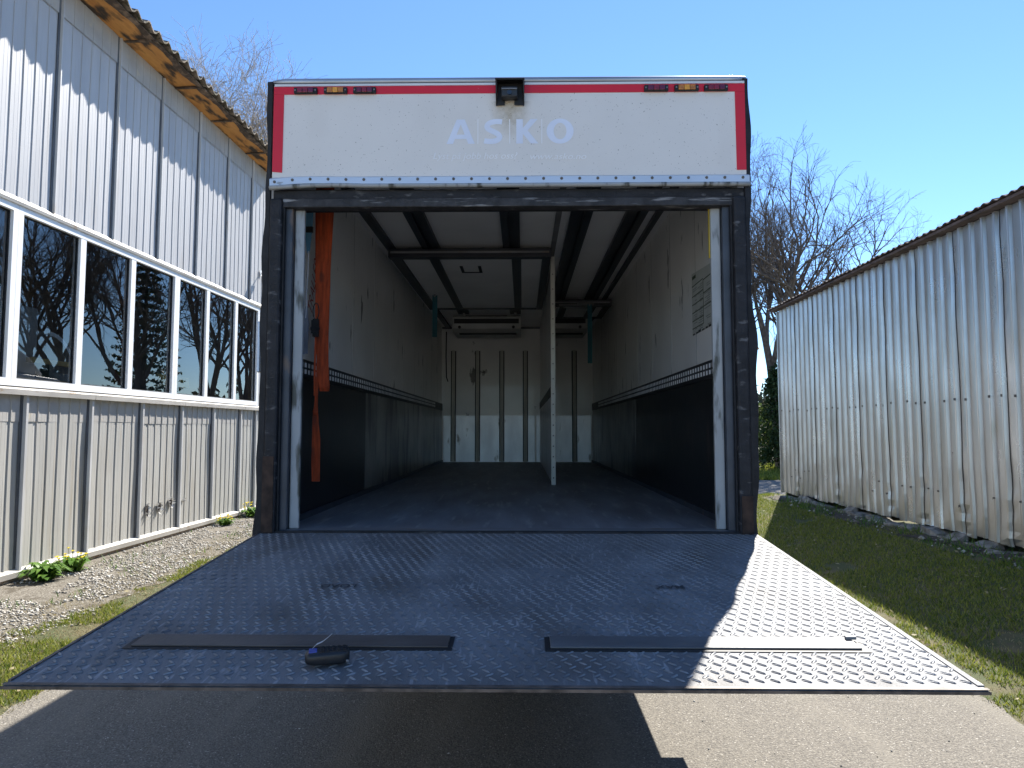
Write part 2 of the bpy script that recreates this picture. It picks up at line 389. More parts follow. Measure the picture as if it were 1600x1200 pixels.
def bank(x, y):
    """height of the grass bank that rises from the driveway to the shed foot."""
    x = np.asarray(x, float); y = np.asarray(y, float)
    a = np.clip((x - 3.0) / 2.35, 0, 1); b = np.clip((13.1 - y) / 2.4, 0, 1); c = np.clip((y + 7.0) / 1.5, 0, 1); d = np.clip((16.0 - x) / 3.0, 0, 1)
    e = lambda t: t * t * (3 - 2 * t)
    return 0.35 * (0.55 * a + 0.45 * e(a)) * e(b) * e(c) * e(d)
bx_ = np.concatenate([np.linspace(2.9, 6.0, 26), np.linspace(6.5, 16.1, 10)]); by_ = np.linspace(-7.0, 13.2, 60)
gx_, gy_ = np.meshgrid(bx_, by_)
gz_ = bank(gx_, gy_) + 0.0015
nX = len(bx_); idx_ = np.arange(gx_.size).reshape(gx_.shape)
me = np_mesh('grass_bank', np.stack([gx_.ravel(), gy_.ravel(), gz_.ravel()], -1), np.stack([idx_[:-1, :-1].ravel(), idx_[:-1, 1:].ravel(), idx_[1:, 1:].ravel(), idx_[1:, :-1].ravel()], -1), 'ground')
me.polygons.foreach_set('use_smooth', [True] * len(me.polygons))
link('grass_bank', me, kind='structure')
gl = ragged(-4.02, -6, 10.9, 0.12, 0.16, 9)
gbed = [(-5.95, -6)] + gl + [(-5.38, 10.9)]
sheet('gravel_strip', gbed, 0.004, 'gravel_base')

def vnoise(x, y, s, seed):
    r = np.random.default_rng(seed); g = r.random((64, 64))
    u, v = (x * s) % 63, (y * s) % 63
    i, j = np.floor(u).astype(int), np.floor(v).astype(int); a, b = u - i, v - j
    a = a * a * (3 - 2 * a); b = b * b * (3 - 2 * b)
    return (g[i, j] * (1 - a) + g[i + 1, j] * a) * (1 - b) + (g[i, j + 1] * (1 - a) + g[i + 1, j + 1] * a) * b
# gravel chips: octahedra, joined
def chips(n, xf, yf, smin, smax, seed):
    r = np.random.default_rng(seed)
    y = yf(r.random(n)); x = xf(y, r.random(n))
    s = smin + (smax - smin) * r.random(n) ** 2.5
    base = np.array([(1, 0, 0), (-1, 0, 0), (0, 1, 0), (0, -1, 0), (0, 0, .7), (0, 0, -.7)], float)
    V = base[None] * (0.6 + 0.8 * r.random((n, 6, 1)))
    a = r.random(n) * 6.28; ca, sa = np.cos(a), np.sin(a)
    Vx = V[..., 0] * ca[:, None] - V[..., 1] * sa[:, None]; Vy = V[..., 0] * sa[:, None] + V[..., 1] * ca[:, None]
    V = np.stack([Vx * s[:, None] + x[:, None], Vy * s[:, None] + y[:, None], V[..., 2] * s[:, None] + 0.006 + 0.3 * s[:, None]], -1)
    f = np.array([(0, 2, 4), (2, 1, 4), (1, 3, 4), (3, 0, 4), (2, 0, 5), (1, 2, 5), (3, 1, 5), (0, 3, 5)])
    F = (f[None] + 6 * np.arange(n)[:, None, None]).reshape(-1, 3)
    return V.reshape(-1, 3), F
wall_x = lambda y: -5.6 + 0.033 * (y - 4)
V1, F1 = chips(17000, lambda y, t: (wall_x(y) + 0.06) + (-4.0 - wall_x(y) - 0.06) * np.clip(t ** 0.85 + nrng.normal(0, 0.06, len(y)), 0, 1.12),
               lambda t: 1.0 + 9.6 * t ** 1.35, 0.006, 0.020, 21)
keep = (vnoise(V1[::6, 0] + 12, V1[::6, 1] + 12, 2.6, 91) + 0.5 * vnoise(V1[::6, 0] + 12, V1[::6, 1] + 12, 9.0, 92)) > 0.60
V1 = V1.reshape(-1, 6, 3)[keep].reshape(-1, 3); F1 = F1[:8 * keep.sum()]
V2, F2 = chips(160, lambda y, t: 4.95 + 0.4 * t, lambda t: 0.5 + 9.0 * t, 0.010, 0.045, 22)
V2[:, 2] += bank(V2[:, 0], V2[:, 1])
V3, F3 = chips(420, lambda y, t: -3.0 + 6.2 * t, lambda t: -2.0 + 4.5 * t, 0.003, 0.008, 23)
V = np.concatenate([V1, V2, V3]); F = np.concatenate([F1, F2 + len(V1), F3 + len(V1) + len(V2)])
link('gravel', np_mesh('gravel', V, F, 'gravel'), kind='stuff', label='pale stone chips scattered along the grey cladding and shed foot')

# grass blades
def blades(x, y, h0, h1, w, seed):
    r = np.random.default_rng(seed); n = len(x)
    h = h0 + (h1 - h0) * r.random(n) ** 1.5
    a = r.random(n) * 6.28; ln = (0.3 + 0.9 * r.random(n)) * h * 0.8; b = r.random(n) * 6.28
    ww = w * (0.6 + 0.8 * r.random(n))
    p0 = np.stack([x - np.cos(a) * ww, y - np.sin(a) * ww, np.zeros(n)], -1)
    p1 = np.stack([x + np.cos(a) * ww, y + np.sin(a) * ww, np.zeros(n)], -1)
    p2 = np.stack([x + np.cos(b) * ln, y + np.sin(b) * ln, h], -1)
    return np.stack([p0, p1, p2], 1).reshape(-1, 3), np.arange(3 * n).reshape(-1, 3)
def scatter(n, x0, x1, y0, y1, seed, pw=1.0):
    r = np.random.default_rng(seed)
    return x0 + (x1 - x0) * r.random(n), y0 + (y1 - y0) * r.random(n) ** pw
xs, ys = scatter(95000, 3.0, 5.4, -0.5, 13.2, 31, 1.25)
k = (vnoise(xs + 9, ys + 9, 1.4, 5) + 0.35 * vnoise(xs + 9, ys + 9, 6, 6) > 0.33) & ((xs < 4.95) | (vnoise(xs + 3, ys + 3, 2.2, 8) > 0.55))
k &= ~((xs < 3.35) & (vnoise(xs + 5, ys + 20, 3.0, 12) > 0.45))
xs, ys = xs[k], ys[k]
xl, yl = scatter(80000, -4.6, -3.02, -1.0, 12.8, 32, 1.25)
k = vnoise(xl + 9, yl + 9, 1.7, 15) + 0.4 * vnoise(xl + 9, yl + 9, 7, 16) > 0.56 + 0.7 * np.clip((-3.95 - xl) / 0.5, 0, 1)
xl, yl = xl[k], yl[k]
xb, yb = scatter(26000, 4.0, 16.0, 19.5, 30.0, 33, 1.3)
Vg, Fg = blades(np.concatenate([xs, xl]), np.concatenate([ys, yl]), 0.018, 0.058, 0.0042, 34)
Vg[:, 2] += bank(Vg[:, 0], Vg[:, 1])
Vb, Fb = blades(xb, yb, 0.06, 0.2, 0.015, 35)
link('grass', np_mesh('grass', np.concatenate([Vg, Vb]), np.concatenate([Fg, Fb + len(Vg)]), 'grass'), kind='stuff', label='short spring grass beside the driveway')
xd, yd = scatter(26000, 2.95, 5.3, -0.5, 13.0, 36, 1.25)
kk = (vnoise(xd + 2, yd + 4, 2.0, 25) > 0.52) | (xd < 3.4)
xd, yd = xd[kk], yd[kk]
xe, ye = scatter(40000, -4.6, -2.98, -1.0, 12.0, 37, 1.2)
Vd, Fd = blades(np.concatenate([xd, xe]), np.concatenate([yd, ye]), 0.008, 0.03, 0.0035, 38)
Vd[:, 2] += bank(Vd[:, 0], Vd[:, 1])
link('dry_grass', np_mesh('dry_grass', Vd, Fd, 'straw'), kind='stuff', label='bleached dead grass between the green blades')

# ------------------------------------------------------------------ left workshop building
A_L = math.atan(0.033)
bld = thing('workshop_building', 'tall grey metal clad workshop with a long window band and orange timber eaves', 'building', (-5.6, 4.0, 0), -A_L)
END, START, DEP = 6.66, -9.9, -9.0
PITCH = 1.105
def ribbed(s0, s1, z0, z1, x, n_rib, step=0.013, dent=0.0):
    """vertical cladding sheet: shallow saw-tooth ribs and two fine grooves per rib, subdivided in height for dents."""
    w = (s1 - s0) / n_rib; prof = []
    for i in range(n_rib):
        a = s0 + i * w
        prof += [(0.0, a), (step, a + 0.004), (step, a + 0.016), (0.003, a + 0.024),
                 (0.003, a + w * 0.36), (0.0018, a + w * 0.36 + 0.004), (0.003, a + w * 0.36 + 0.008),
                 (0.003, a + w * 0.68), (0.0018, a + w * 0.68 + 0.004), (0.003, a + w * 0.68 + 0.008)]
    prof.append((0.0, s1))
    nz = 7; mb = MB(); o = 0
    ph = rng.uniform(0, 9)
    for j in range(nz):
        z = z0 + (z1 - z0) * j / (nz - 1)
        for (d, s) in prof:
            wob = dent * (math.sin(2.1 * s + 1.7 * z + ph) + math.sin(5.3 * s - 2.9 * z + 2 * ph)) * (0.3 + 0.7 * abs(math.sin(z * 1.9 + ph)))
            mb.v.append((x + d + wob, s, z))
    n = len(prof)
    for j in range(nz - 1):
        for i in range(n - 1):
            mb.f.append((j * n + i, j * n + i + 1, (j + 1) * n + i + 1, (j + 1) * n + i))
    return mb
up_j = [0.40 - PITCH * 3, 0.40 - PITCH * 2, 0.40 - PITCH, 0.397, 1.533, 2.62, 3.76, 4.83, 5.88, END]
up_j = [START + 0.02] + [up_j[0] - PITCH * k for k in range(5, 0, -1)] + up_j
for a, b in zip(up_j[:-1], up_j[1:]):
    nr = max(2, round((b - a) / 0.187))
    build('cladding_sheet', ribbed(a + 0.02, b - 0.03, 4.31, 6.86, 0.0, nr, 0.0095, dent=0.0022), 'clad', bld)
    build('frieze_sheet', ribbed(a + 0.02, b - 0.03, 6.78, 7.17, 0.014, nr, 0.006), 'frieze', bld)
    build('joint_batten', MB().prism([(0.0, b - 0.030), (0.040, b - 0.016), (0.040, b + 0.002), (0.0, b + 0.018)], 2, 4.305, 7.165), 'batten', bld)
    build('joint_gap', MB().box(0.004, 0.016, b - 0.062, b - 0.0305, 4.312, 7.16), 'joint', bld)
lo_j = [0.093 - PITCH * k for k in range(8, 0, -1)] + [0.093, 1.217, 2.342, 3.432, 4.5, 5.572, 6.273, END]
for a, b in zip(lo_j[:-1], lo_j[1:]):
    nr = max(2, round((b - a) / 0.187))
    build('cladding_sheet', ribbed(a + 0.025, b - 0.03, 0.13, 2.10, 0.0, nr, 0.011, dent=0.004), 'clad_low', bld)
    build('patch_strip', ribbed(a + 0.025, b - 0.03, 1.79 + rng.uniform(-.02, .02), 2.09, 0.004, nr, dent=0.002), 'frieze', bld)
    build('joint_batten', MB().prism([(0.0, b - 0.032), (0.052, b - 0.022), (0.052, b + 0.012), (0.0, b + 0.02)], 2, 0.125, 2.105), 'batten', bld)
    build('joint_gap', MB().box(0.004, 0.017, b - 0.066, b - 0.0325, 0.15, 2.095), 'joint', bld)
# flashings in lengths
s = START
while s < END - 0.1:
    e = min(END, s + 2.22)
    build('head_flashing', MB().prism([(0.0, 4.225), (0.055, 4.215), (0.062, 4.25), (0.0, 4.318)], 1, s + 0.003, e - 0.003), 'flash', bld)
    build('sill_flashing', MB().prism([(0.0, 2.10), (0.088, 2.085), (0.092, 2.145), (0.0, 2.182)], 1, s + 0.004, e - 0.004), 'flash', bld)
    build('base_flashing', MB().prism([(0.0, 0.075), (0.058, 0.055), (0.064, 0.115), (0.0, 0.15)], 1, s + 0.006, e - 0.006, ), 'flash', bld)
    s = e
build('plinth', MB().box(-0.3, 0.015, START, END - 0.01, -0.2, 0.10), 'plinth', bld)
# window units
def window(s0, s1, mulls):
    z0, z1 = 2.184, 4.222
    f = MB()
    f.box(-0.05, 0.035, s0 + 0.002, s1 - 0.002, z0, z0 + 0.085).box(-0.05, 0.035, s0 + 0.002, s1 - 0.002, z1 - 0.085, z1)
    f.box(-0.05, 0.035, s0 + 0.002, s0 + 0.075, z0 + 0.085, z1 - 0.085).box(-0.05, 0.035, s1 - 0.075, s1 - 0.002, z0 + 0.085, z1 - 0.085)
    w = build('window', f, 'pvc', bld)
    cuts = [s0 + 0.04] + mulls + [s1 - 0.04]
    for m_ in mulls:
        build('mullion', MB().box(-0.05, 0.032, m_ - 0.052, m_ + 0.052, z0 + 0.086, z1 - 0.086), 'pvc', w)
    for a, b in zip(cuts[:-1], cuts[1:]):
        mb = MB(); mb.add([(-0.018, a, z0 + 0.05), (-0.018, b, z0 + 0.05), (-0.018, b, z1 - 0.05), (-0.018, a, z1 - 0.05)], [(0, 1, 2, 3)])
        pn_ = bpy.data.meshes.new('pane'); pn_.from_pydata(mb.v, [], mb.f); pn_.update(); pn_.materials.append(M['glass']); link('pane', pn_, w)
        g = MB(); a2 = a + (0.052 if a != cuts[0] else 0.036); b2 = b - (0.052 if b != cuts[-1] else 0.036)
        for (u0, u1, v0, v1) in ((a2, b2, z0 + 0.086, z0 + 0.1), (a2, b2, z1 - 0.1, z1 - 0.086), (a2, a2 + 0.014, z0 + 0.1, z1 - 0.1), (b2 - 0.014, b2, z0 + 0.1, z1 - 0.1)):
            g.box(-0.016, -0.004, u0, u1, v0, v1)
        build('gasket', g, 'rubber', w)
window(-3.45, -0.155, [-2.35, -1.25])
window(-0.155, 3.165, [0.93, 2.00])
window(3.165, 6.325, [4.18, 5.28])
build('wall_infill', MB().box(-0.12, -0.001, START, -3.451, 2.10, 4.31), 'clad', bld)
build('corner_strip', ribbed(6.328, END, 2.184, 4.224, 0.0, 2, 0.014), 'clad', bld)
build('corner_trim', MB().box(-0.06, 0.035, END - 0.035, END + 0.03, 0.10, 7.16), 'batten', bld, bevel=0.006)
# shell
build('gable_wall', MB().box(DEP, -0.05, END - 0.08, END - 0.002, 0.0, 7.15), 'clad', bld)
build('gable_wall', MB().box(DEP, -0.02, START, START + 0.08, 0.0, 7.15), 'clad', bld)
build('rear_wall', MB().box(DEP - 0.1, DEP, START, END - 0.002, 0.0, 7.15), 'room', bld)
build('inner_lining', MB().box(-0.16, -0.062, START + 0.1, END - 0.1, 4.24, 7.1).box(-0.16, -0.062, START + 0.1, END - 0.1, 0.1, 2.16), 'room', bld)
build('workshop_floor', MB().box(DEP, -0.17, START + 0.1, END - 0.1, 1.0, 1.1), 'room_floor', bld)
build('workshop_ceiling', MB().box(DEP, -0.17, START + 0.1, END - 0.1, 4.6, 4.7), 'room', bld)
build('partition_wall', MB().box(-5.1, -5.0, START + 0.1, END - 0.1, 1.1, 4.6), 'room', bld)
# eaves: soffit boards, rafter ends, corrugated roof sheets
s = START - 0.2; i = 0
while s < END + 0.15:
    e = min(END + 0.2, s + [1.32, 1.18, 1.41][i % 3]); i += 1
    dz = rng.uniform(-0.012, 0.012)
    build('soffit_board', MB().add([(0.0, s, 7.172 + dz), (0.415, s, 7.19 + dz), (0.415, e - 0.012, 7.19 - dz), (0.0, e - 0.012, 7.172 - dz),
                                    (0.0, s, 7.20 + dz), (0.415, s, 7.22 + dz), (0.415, e - 0.012, 7.22 - dz), (0.0, e - 0.012, 7.20 - dz)],
                                   [(0, 3, 2, 1), (4, 5, 6, 7), (0, 1, 5, 4), (1, 2, 6, 5), (2, 3, 7, 6), (3, 0, 4, 7)]), 'soffit', bld)
    build('rafter_end', MB().box(0.005, 0.40, e - 0.045, e + 0.0, 7.158, 7.186), 'rotten', bld)
    # ragged weathered edge board
    mb = MB(); n = 14
    for q in range(n + 1):
        t = s + (e - 0.01 - s) * q / n
        w = 0.415 - 0.07 * abs(math.sin(3.1 * t + i)) * abs(math.sin(1.7 * t)) - rng.uniform(0, 0.03)
        mb.v += [(w, t, 7.170), (0.455, t, 7.182), (0.455, t, 7.200), (w, t, 7.196)]
    for q in range(n):
        for c in range(4):
            mb.f.append((4 * q + c, 4 * q + (c + 1) % 4, 4 * q + 4 + (c + 1) % 4, 4 * q + 4 + c))
    mb.f += [(0, 1, 2, 3), (4 * n + 3, 4 * n + 2, 4 * n + 1, 4 * n)]
    build('edge_board', mb, 'rotten', bld)
    s = e
WAVE = 0.25
def wavy_sheet(s0, waves, amp, length, rise, x_edge, z_edge, th, up=True):
    """corrugated roof sheet, thick, sloping up away from the eave (local -x)."""
    mb = MB(); n = waves * 8
    jit = [rng.uniform(-0.008, 0.008) for _ in range(waves + 1)]
    for lev in range(2):
        for e in (0, 1):
            for q in range(n + 1):
                t = q / 8
                c = math.cos(2 * math.pi * t)
                z = amp * (c if c > -0.2 else -0.2 + (c + 0.2) * 0.5)
                x = x_edge - (length if e else -jit[min(waves, int(t + 0.5))])
                mb.v.append((x, s0 + t * WAVE, z_edge + z + (rise if e else 0) + (th if lev else 0)))
    m_ = n + 1
    def idx(lev, e, q): return (lev * 2 + e) * m_ + q
    for q in range(n):
        mb.f.append((idx(1, 0, q), idx(1, 0, q + 1), idx(1, 1, q + 1), idx(1, 1, q)))
        mb.f.append((idx(0, 0, q), idx(0, 1, q), idx(0, 1, q + 1), idx(0, 0, q + 1)))
        mb.f.append((idx(0, 0, q), idx(0, 0, q + 1), idx(1, 0, q + 1), idx(1, 0, q)))
    mb.f += [(idx(0, 0, 0), idx(1, 0, 0), idx(1, 1, 0), idx(0, 1, 0)), (idx(0, 0, n), idx(0, 1, n), idx(1, 1, n), idx(1, 0, n))]
    return mb
s = START - 0.25
while s < END + 0.1:
    build('roof_sheet', wavy_sheet(s, 4, 0.050, 5.2, 1.25, 0.525, 7.225, 0.024), 'roof_l', bld, smooth=False)
    s += 4 * WAVE
build('roof', MB().add([(-4.6, START - 0.2, 8.5), (-4.6, END + 0.2, 8.5), (DEP - 0.3, END + 0.2, 7.3), (DEP - 0.3, START - 0.2, 7.3)], [(0, 1, 2, 3)]), 'roof_l', bld)
# torn holes in the low cladding: flat near-black patches paint their inner dark
for (hs, hz, hw, hh) in ((2.55, 0.50, 0.05, 0.11), (2.86, 0.505, 0.05, 0.09), (3.19, 0.56, 0.06, 0.085), (3.58, 0.54, 0.035, 0.035)):
    mb = MB(); n = 11; ring = []
    for q in range(n):
        a = 2 * math.pi * q / n; rr = rng.uniform(0.65, 1.2)
        ring.append((0.0205, hs + hw * rr * math.cos(a), hz + hh * rr * math.sin(a)))
    mb.add(ring, [tuple(range(n))])
    h = build('torn_hole', mb, 'hole', bld)
    fl = MB()
    for q in range(n):
        if rng.random() < 0.7:
            p, p2 = ring[q], ring[(q + 1) % n]
            mx_ = (0.05 + rng.uniform(0, 0.03), (p[1] + p2[1]) / 2 + (p[1] - hs) * rng.uniform(0.1, 0.5), (p[2] + p2[2]) / 2 + (p[2] - hz) * rng.uniform(0.0, 0.4))
            fl.add([p, p2, mx_], [(0, 1, 2)])
    build('bent_flap', fl, 'bare_metal', h)
# things seen through the panes
post = thing('steel_column', 'red oxide steel column standing inside the workshop behind the window', 'column', (0, 0, 0))
Lm = Matrix.Translation((-5.6, 4, 0)) @ Matrix.Rotation(-A_L, 4, 'Z')
def in_l(x, s, z): return Lm @ Vector((x, s, z))
post.location = in_l(-0.75, 3.05, 1.1); post.rotation_euler = (0, 0, -A_L)
build('flange', MB().box(-0.08, 0.08, -0.08, -0.068, 0, 3.49), 'redpost', post)
build('flange', MB().box(-0.08, 0.08, 0.068, 0.08, 0, 3.49), 'redpost', post)
build('web', MB().box(-0.006, 0.006, -0.067, 0.067, 0, 3.49), 'redpost', post)
bench = thing('workbench', 'workbench with a pale pine top below the workshop window', 'workbench', in_l(-0.75, 1.3, 1.1), -A_L)
build('bench_top', MB().box(-0.38, 0.38, -1.3, 4.4, 1.16, 1.22), 'plank', bench)
for q in (-1.2, 1.5, 4.2):
    build('leg', MB().box(-0.33, 0.33, q, q + 0.08, 0.0, 1.158), 'cabinet', bench)
cabt = thing('storage_cabinet', 'grey cabinet inside the workshop at the left of the second pane', 'cabinet', in_l(-0.72, 0.55, 1.1), -A_L)
build('carcass', MB().box(-0.22, 0.22, -0.42, 0.33, 0.0, 2.13), 'cabinet', cabt, bevel=0.01)
build('door', MB().box(0.2215, 0.234, -0.41, -0.05, 0.1, 2.1), 'cabinet', cabt)
build('door', MB().box(0.2215, 0.234, -0.04, 0.32, 0.1, 2.1), 'cabinet', cabt)
hood_ = thing('machine_hood', 'curved pale machine hood on the workbench behind the large pane', 'machine', in_l(-0.55, 1.15, 2.33), -A_L)
mb = MB()
for q in range(13):
    a = math.pi * q / 12 * 0.5
    mb.v += [(-0.16, -0.20 + 0.55 * math.sin(a), 0.62 * math.cos(a)), (0.16, -0.20 + 0.55 * math.sin(a), 0.62 * math.cos(a)), (0.16, -0.20 + 0.50 * math.sin(a), 0.57 * math.cos(a)), (-0.16, -0.20 + 0.50 * math.sin(a), 0.57 * math.cos(a))]
for q in range(12):
    for c in range(4): mb.f.append((4 * q + c, 4 * q + (c + 1) % 4, 4 * q + 4 + (c + 1) % 4, 4 * q + 4 + c))
mb.f += [(0, 1, 2, 3), (51, 50, 49, 48)]
build('curved_shell', mb, 'pvc', hood_)
build('base', MB().box(-0.17, 0.17, -0.25, 0.38, 0.0, 0.10), 'cabinet', hood_)
for s_, z_, w_, lab in ((0.95, 2.62, 0.75, 'yellow pine board crossing behind the large pane'), (3.9, 2.52, 0.75, 'short stack of pine boards behind the third and fourth panes')):
    pk = thing('pine_board', lab, 'board', in_l(-0.36, s_, z_ - 0.1), -A_L)
    for q in range(1 if s_ < 2 else 3):
        build('board', MB().box(-0.03, 0.04 - 0.004 * q, -w_ / 2 - 0.1 * q, w_ / 2, 0.062 * q, 0.06 + 0.062 * q), 'plank', pk)
    build('rest', MB().box(-0.03, 0.03, -0.05, 0.05, -(z_ - 0.1 - 2.325), -0.001), 'cabinet', pk)
# wall lamp
lamp = thing('wall_lamp', 'small white spotlight on an arm near the far top corner of the window band', 'lamp', in_l(0.0, 6.36, 4.95), -A_L)
build('wall_plate', MB().box(0.016, 0.03, -0.05, 0.05, -0.06, 0.06), 'pvc', lamp, bevel=0.004)
build('arm', MB().tube([(0.03, 0, 0), (0.14, 0.01, 0.02), (0.2, 0.0, -0.01)], 0.014, 8), 'pvc', lamp)
build('lamp_head', MB().tube([(0.2, 0.06, -0.07), (0.21, 0.0, -0.03), (0.22, -0.06, 0.0), (0.225, -0.09, 0.015)], [0.085, 0.08, 0.06, 0.025], 14), 'pvc', lamp, smooth=True)

# ------------------------------------------------------------------ right shed
shed = thing('metal_shed', 'low shed of ribbed galvanised sheets with dark corrugated roof edge', 'shed', (5.417, 10.54, 0.35))
shed.scale = (0.794, 0.794, 0.794)
SW = 1.035; NS = 21
def shed_sheet(i):
    """trapezoid ribs facing -x, sheet runs towards the camera (local -y); buckled near its foot."""
    mb = MB(); y0 = -i * SW; pr = []
    p = SW / 4
    for k_ in range(4):
        a = y0 - k_ * p
        pr += [(0.0, a), (0.0, a - p * 0.60), (-0.044, a - p * 0.665), (-0.044, a - p * 0.735), (-0.034, a - p * 0.775), (-0.044, a - p * 0.815), (-0.044, a - p * 0.885), (0.0, a - p * 0.95)]
    pr.append((-0.004, y0 - SW - 0.004))
    ph = rng.uniform(0, 9); nz = 22; zs = [0.10 + 4.68 * (j / (nz - 1)) ** 1.6 for j in range(nz)]
    bot = [rng.uniform(-0.02, 0.03) for _ in range(5)]
    n = len(pr)
    for j, z in enumerate(zs):
        for q, (d, y) in enumerate(pr):
            low = max(0.0, 1 - z / 1.1)
            wob = 0.002 * math.sin(1.3 * z + 1.1 * y) + 0.011 * low * math.sin(6.5 * y + 5 * z) * math.sin(3 * z + 2.2 * y)
            seam = 0.007 * math.sin(24 * z + 1.7 * i) * math.exp(-((y - y0 + SW) / 0.09) ** 2) + 0.007 * math.sin(24 * z + 1.7 * (i - 1)) * math.exp(-((y - y0) / 0.09) ** 2) + (-0.004 if q > n - 6 else 0.0)
            zz = z + (bot[min(4, q // 8)] if j == 0 else 0)
            mb.v.append((d * (1 - 0.35 * low) + wob + seam, y + 0.014 * low * math.sin(4 * z + 3 * y), zz))
    for j in range(nz - 1):
        for q in range(n - 1):
            mb.f.append((j * n + q, j * n + q + 1, (j + 1) * n + q + 1, (j + 1) * n + q))
    return mb
for i in range(NS):
    sh = build('wall_sheet', shed_sheet(i), 'galv', shed)
    if i < 10:
        b = MB()
        for k_ in (0, 2, 3):
            y = -i * SW - (k_ + 0.775) * SW / 4
            zz = 2.14 + rng.uniform(-0.02, 0.03); b.box(-0.054, -0.034, y - 0.016, y + 0.016, zz, zz + 0.036)
        for k_ in range(4):
            if rng.random() < 0.45: continue
            y = -i * SW - (k_ + 0.775) * SW / 4
            z = rng.choice((0.52, 0.70, 0.72))
            b.box(-0.055, -0.02, y - 0.012, y + 0.012, z, z + 0.024).box(-0.02, 0.012, y + 0.045, y + 0.065, z - 0.02, z)
        build('bolt', b, 'bolt', sh, kind='stuff')
build('corner_trim', MB().box(-0.045, 0.05, 0.0, 0.035, 0.08, 4.78), 'galv', shed, bevel=0.008)
build('end_wall', MB().box(0.055, 7.0, -0.10, -0.02, 0.0, 4.78), 'galv', shed)
build('end_wall', MB().box(0.05, 7.0, -NS * SW, -NS * SW + 0.08, 0.0, 4.78), 'galv', shed)
build('rear_wall', MB().box(7.0, 7.08, -NS * SW, -0.02, 0.0, 6.6), 'galv', shed)
build('inner_frame', MB().box(0.06, 0.14, -NS * SW, -0.11, 0.15, 4.77), 'chassis', shed)
y = 0.2; i = 0
while y > -NS * SW:
    mb = wavy_sheet(0, 6, 0.020, -7.2, 1.5, 0, 0, 0.014)
    mb.v = [(-0.20 + vx + rng.uniform(-0.004, 0.004), y - vy * 0.72, 4.845 + vz + 0.010 * (i % 2)) for vx, vy, vz in mb.v]
    build('roof_sheet', mb, 'fibre', shed)
    y -= 6 * WAVE * 0.72; i += 1
build('eaves_batten', MB().box(-0.17, 0.0, -NS * SW, 0.16, 4.79, 4.832), 'fibre', shed)
# foundation stones
y = -0.05
while y > -11.5:
    ln = rng.uniform(0.28, 0.75); hh = rng.uniform(0.10, 0.19); wd = rng.uniform(0.12, 0.26)
    bm = bmesh.new(); bmesh.ops.create_icosphere(bm, subdivisions=2, radius=1.0)
    sd = rng.uniform(0, 50)
    for v in bm.verts:
        c = v.co
        q = Vector([math.copysign(abs(t) ** 0.6, t) for t in c])
        kf = 1 + 0.22 * math.sin(3.1 * c.x + sd) * math.sin(2.7 * c.y + 2 * sd) + 0.15 * math.sin(7 * c.z + 5 * c.x + sd)
        v.co = Vector((q.x * wd * kf, q.y * ln / 2 * kf, q.z * hh * kf))
    me = bpy.data.meshes.new('foundation_stone'); bm.to_mesh(me); bm.free(); me.materials.append(M['stone'])
    link('foundation_stone', me, shed, loc=(rng.uniform(-0.06, 0.05), y - ln / 2, rng.uniform(-0.10, -0.03)), rot=(rng.uniform(-.1, .1), rng.uniform(-.1, .1), rng.uniform(-.15, .15)))
    y -= ln * rng.uniform(0.95, 1.35)
rr_ = np.array(ragged(5.06, -6.5, 10.45, 0.15, 0.13, 41)); qv = []; qf = []
for q, (x, y) in enumerate(rr_):
    for u in (0, 0.5, 1):
        xx = x + (5.5 - x) * u; qv.append((xx, y, float(bank(xx, y)) + 0.012))
for q in range(len(rr_) - 1):
    for u in (0, 1): qf.append((3 * q + u, 3 * q + u + 1, 3 * q + 3 + u + 1, 3 * q + 3 + u))
mb = MB().add(qv, qf)
build('soil_strip', mb, 'soil', kind='structure')
# --- TRUCK ---
truck = thing('box_truck', 'white box truck seen from behind with open cargo bay and lowered tail lift', 'truck', (0, 0, 0))
T = lambda name, mb, m, bevel=0.0, parent=truck, **kw: build(name, mb, m, parent, bevel=bevel, **kw)
FL = 1.17; CE = 3.385; BK = 7.53
# box shell
for sx in (-1, 1):
    a, b = sorted((sx * 1.238, sx * 1.278))
    T('side_wall', MB().box(a, b, 0.02, BK + 0.22, FL, 3.56), 'truck_white')
    a, b = sorted((sx * 1.233, sx * 1.2375))
    T('inner_wall', MB().box(a, b, 0.24, BK, 2.12, CE), 'inner_white')
    a, b = sorted((sx * 1.226, sx * 1.2375))
    yk = [0.24, 2.1 if sx < 0 else 3.3, 4.2, 5.3, 6.4, BK - 0.004]
    for q in range(5):
        T('kick_panel', MB().box(a, b, yk[q], yk[q + 1] - 0.004, FL, 2.004), 'kick' if q == 0 else 'kick_worn')
    for q in range(9):
        yq = 0.9 + q * 0.76; c_, d_ = sorted((sx * 1.2318, sx * 1.2330))
        T('wall_seam', MB().box(c_, d_, yq - 0.006, yq + 0.006, 2.122, CE - 0.002), 'seam')
    a, b = sorted((sx * 1.220, sx * 1.2375))
    rail = T('load_rail', MB().box(a, b, 0.24, BK, 2.006, 2.118), 'rail_black')
    sl_ = MB(); y = 0.27
    while y < 6.6:
        for z in (2.034, 2.074):
            x0, x1 = sorted((sx * 1.2185, sx * 1.2198)); sl_.box(x0, x1, y, y + 0.034, z - 0.001, z + 0.026)
        y += 0.066
    T('slot', sl_, 'slot', parent=rail, kind='stuff')
    a, b = sorted((sx * 1.206, sx * 1.2255))
    T('floor_angle', MB().box(a, b, 0.22, BK, FL, FL + 0.035), 'frame_blue')
T('roof', MB().box(-1.278, 1.278, 0.0, BK + 0.22, CE + 0.06, 3.562), 'truck_white')
T('cargo_ceiling', MB().box(-1.2375, 1.2375, 0.05, BK, CE, CE + 0.058), 'ceiling')
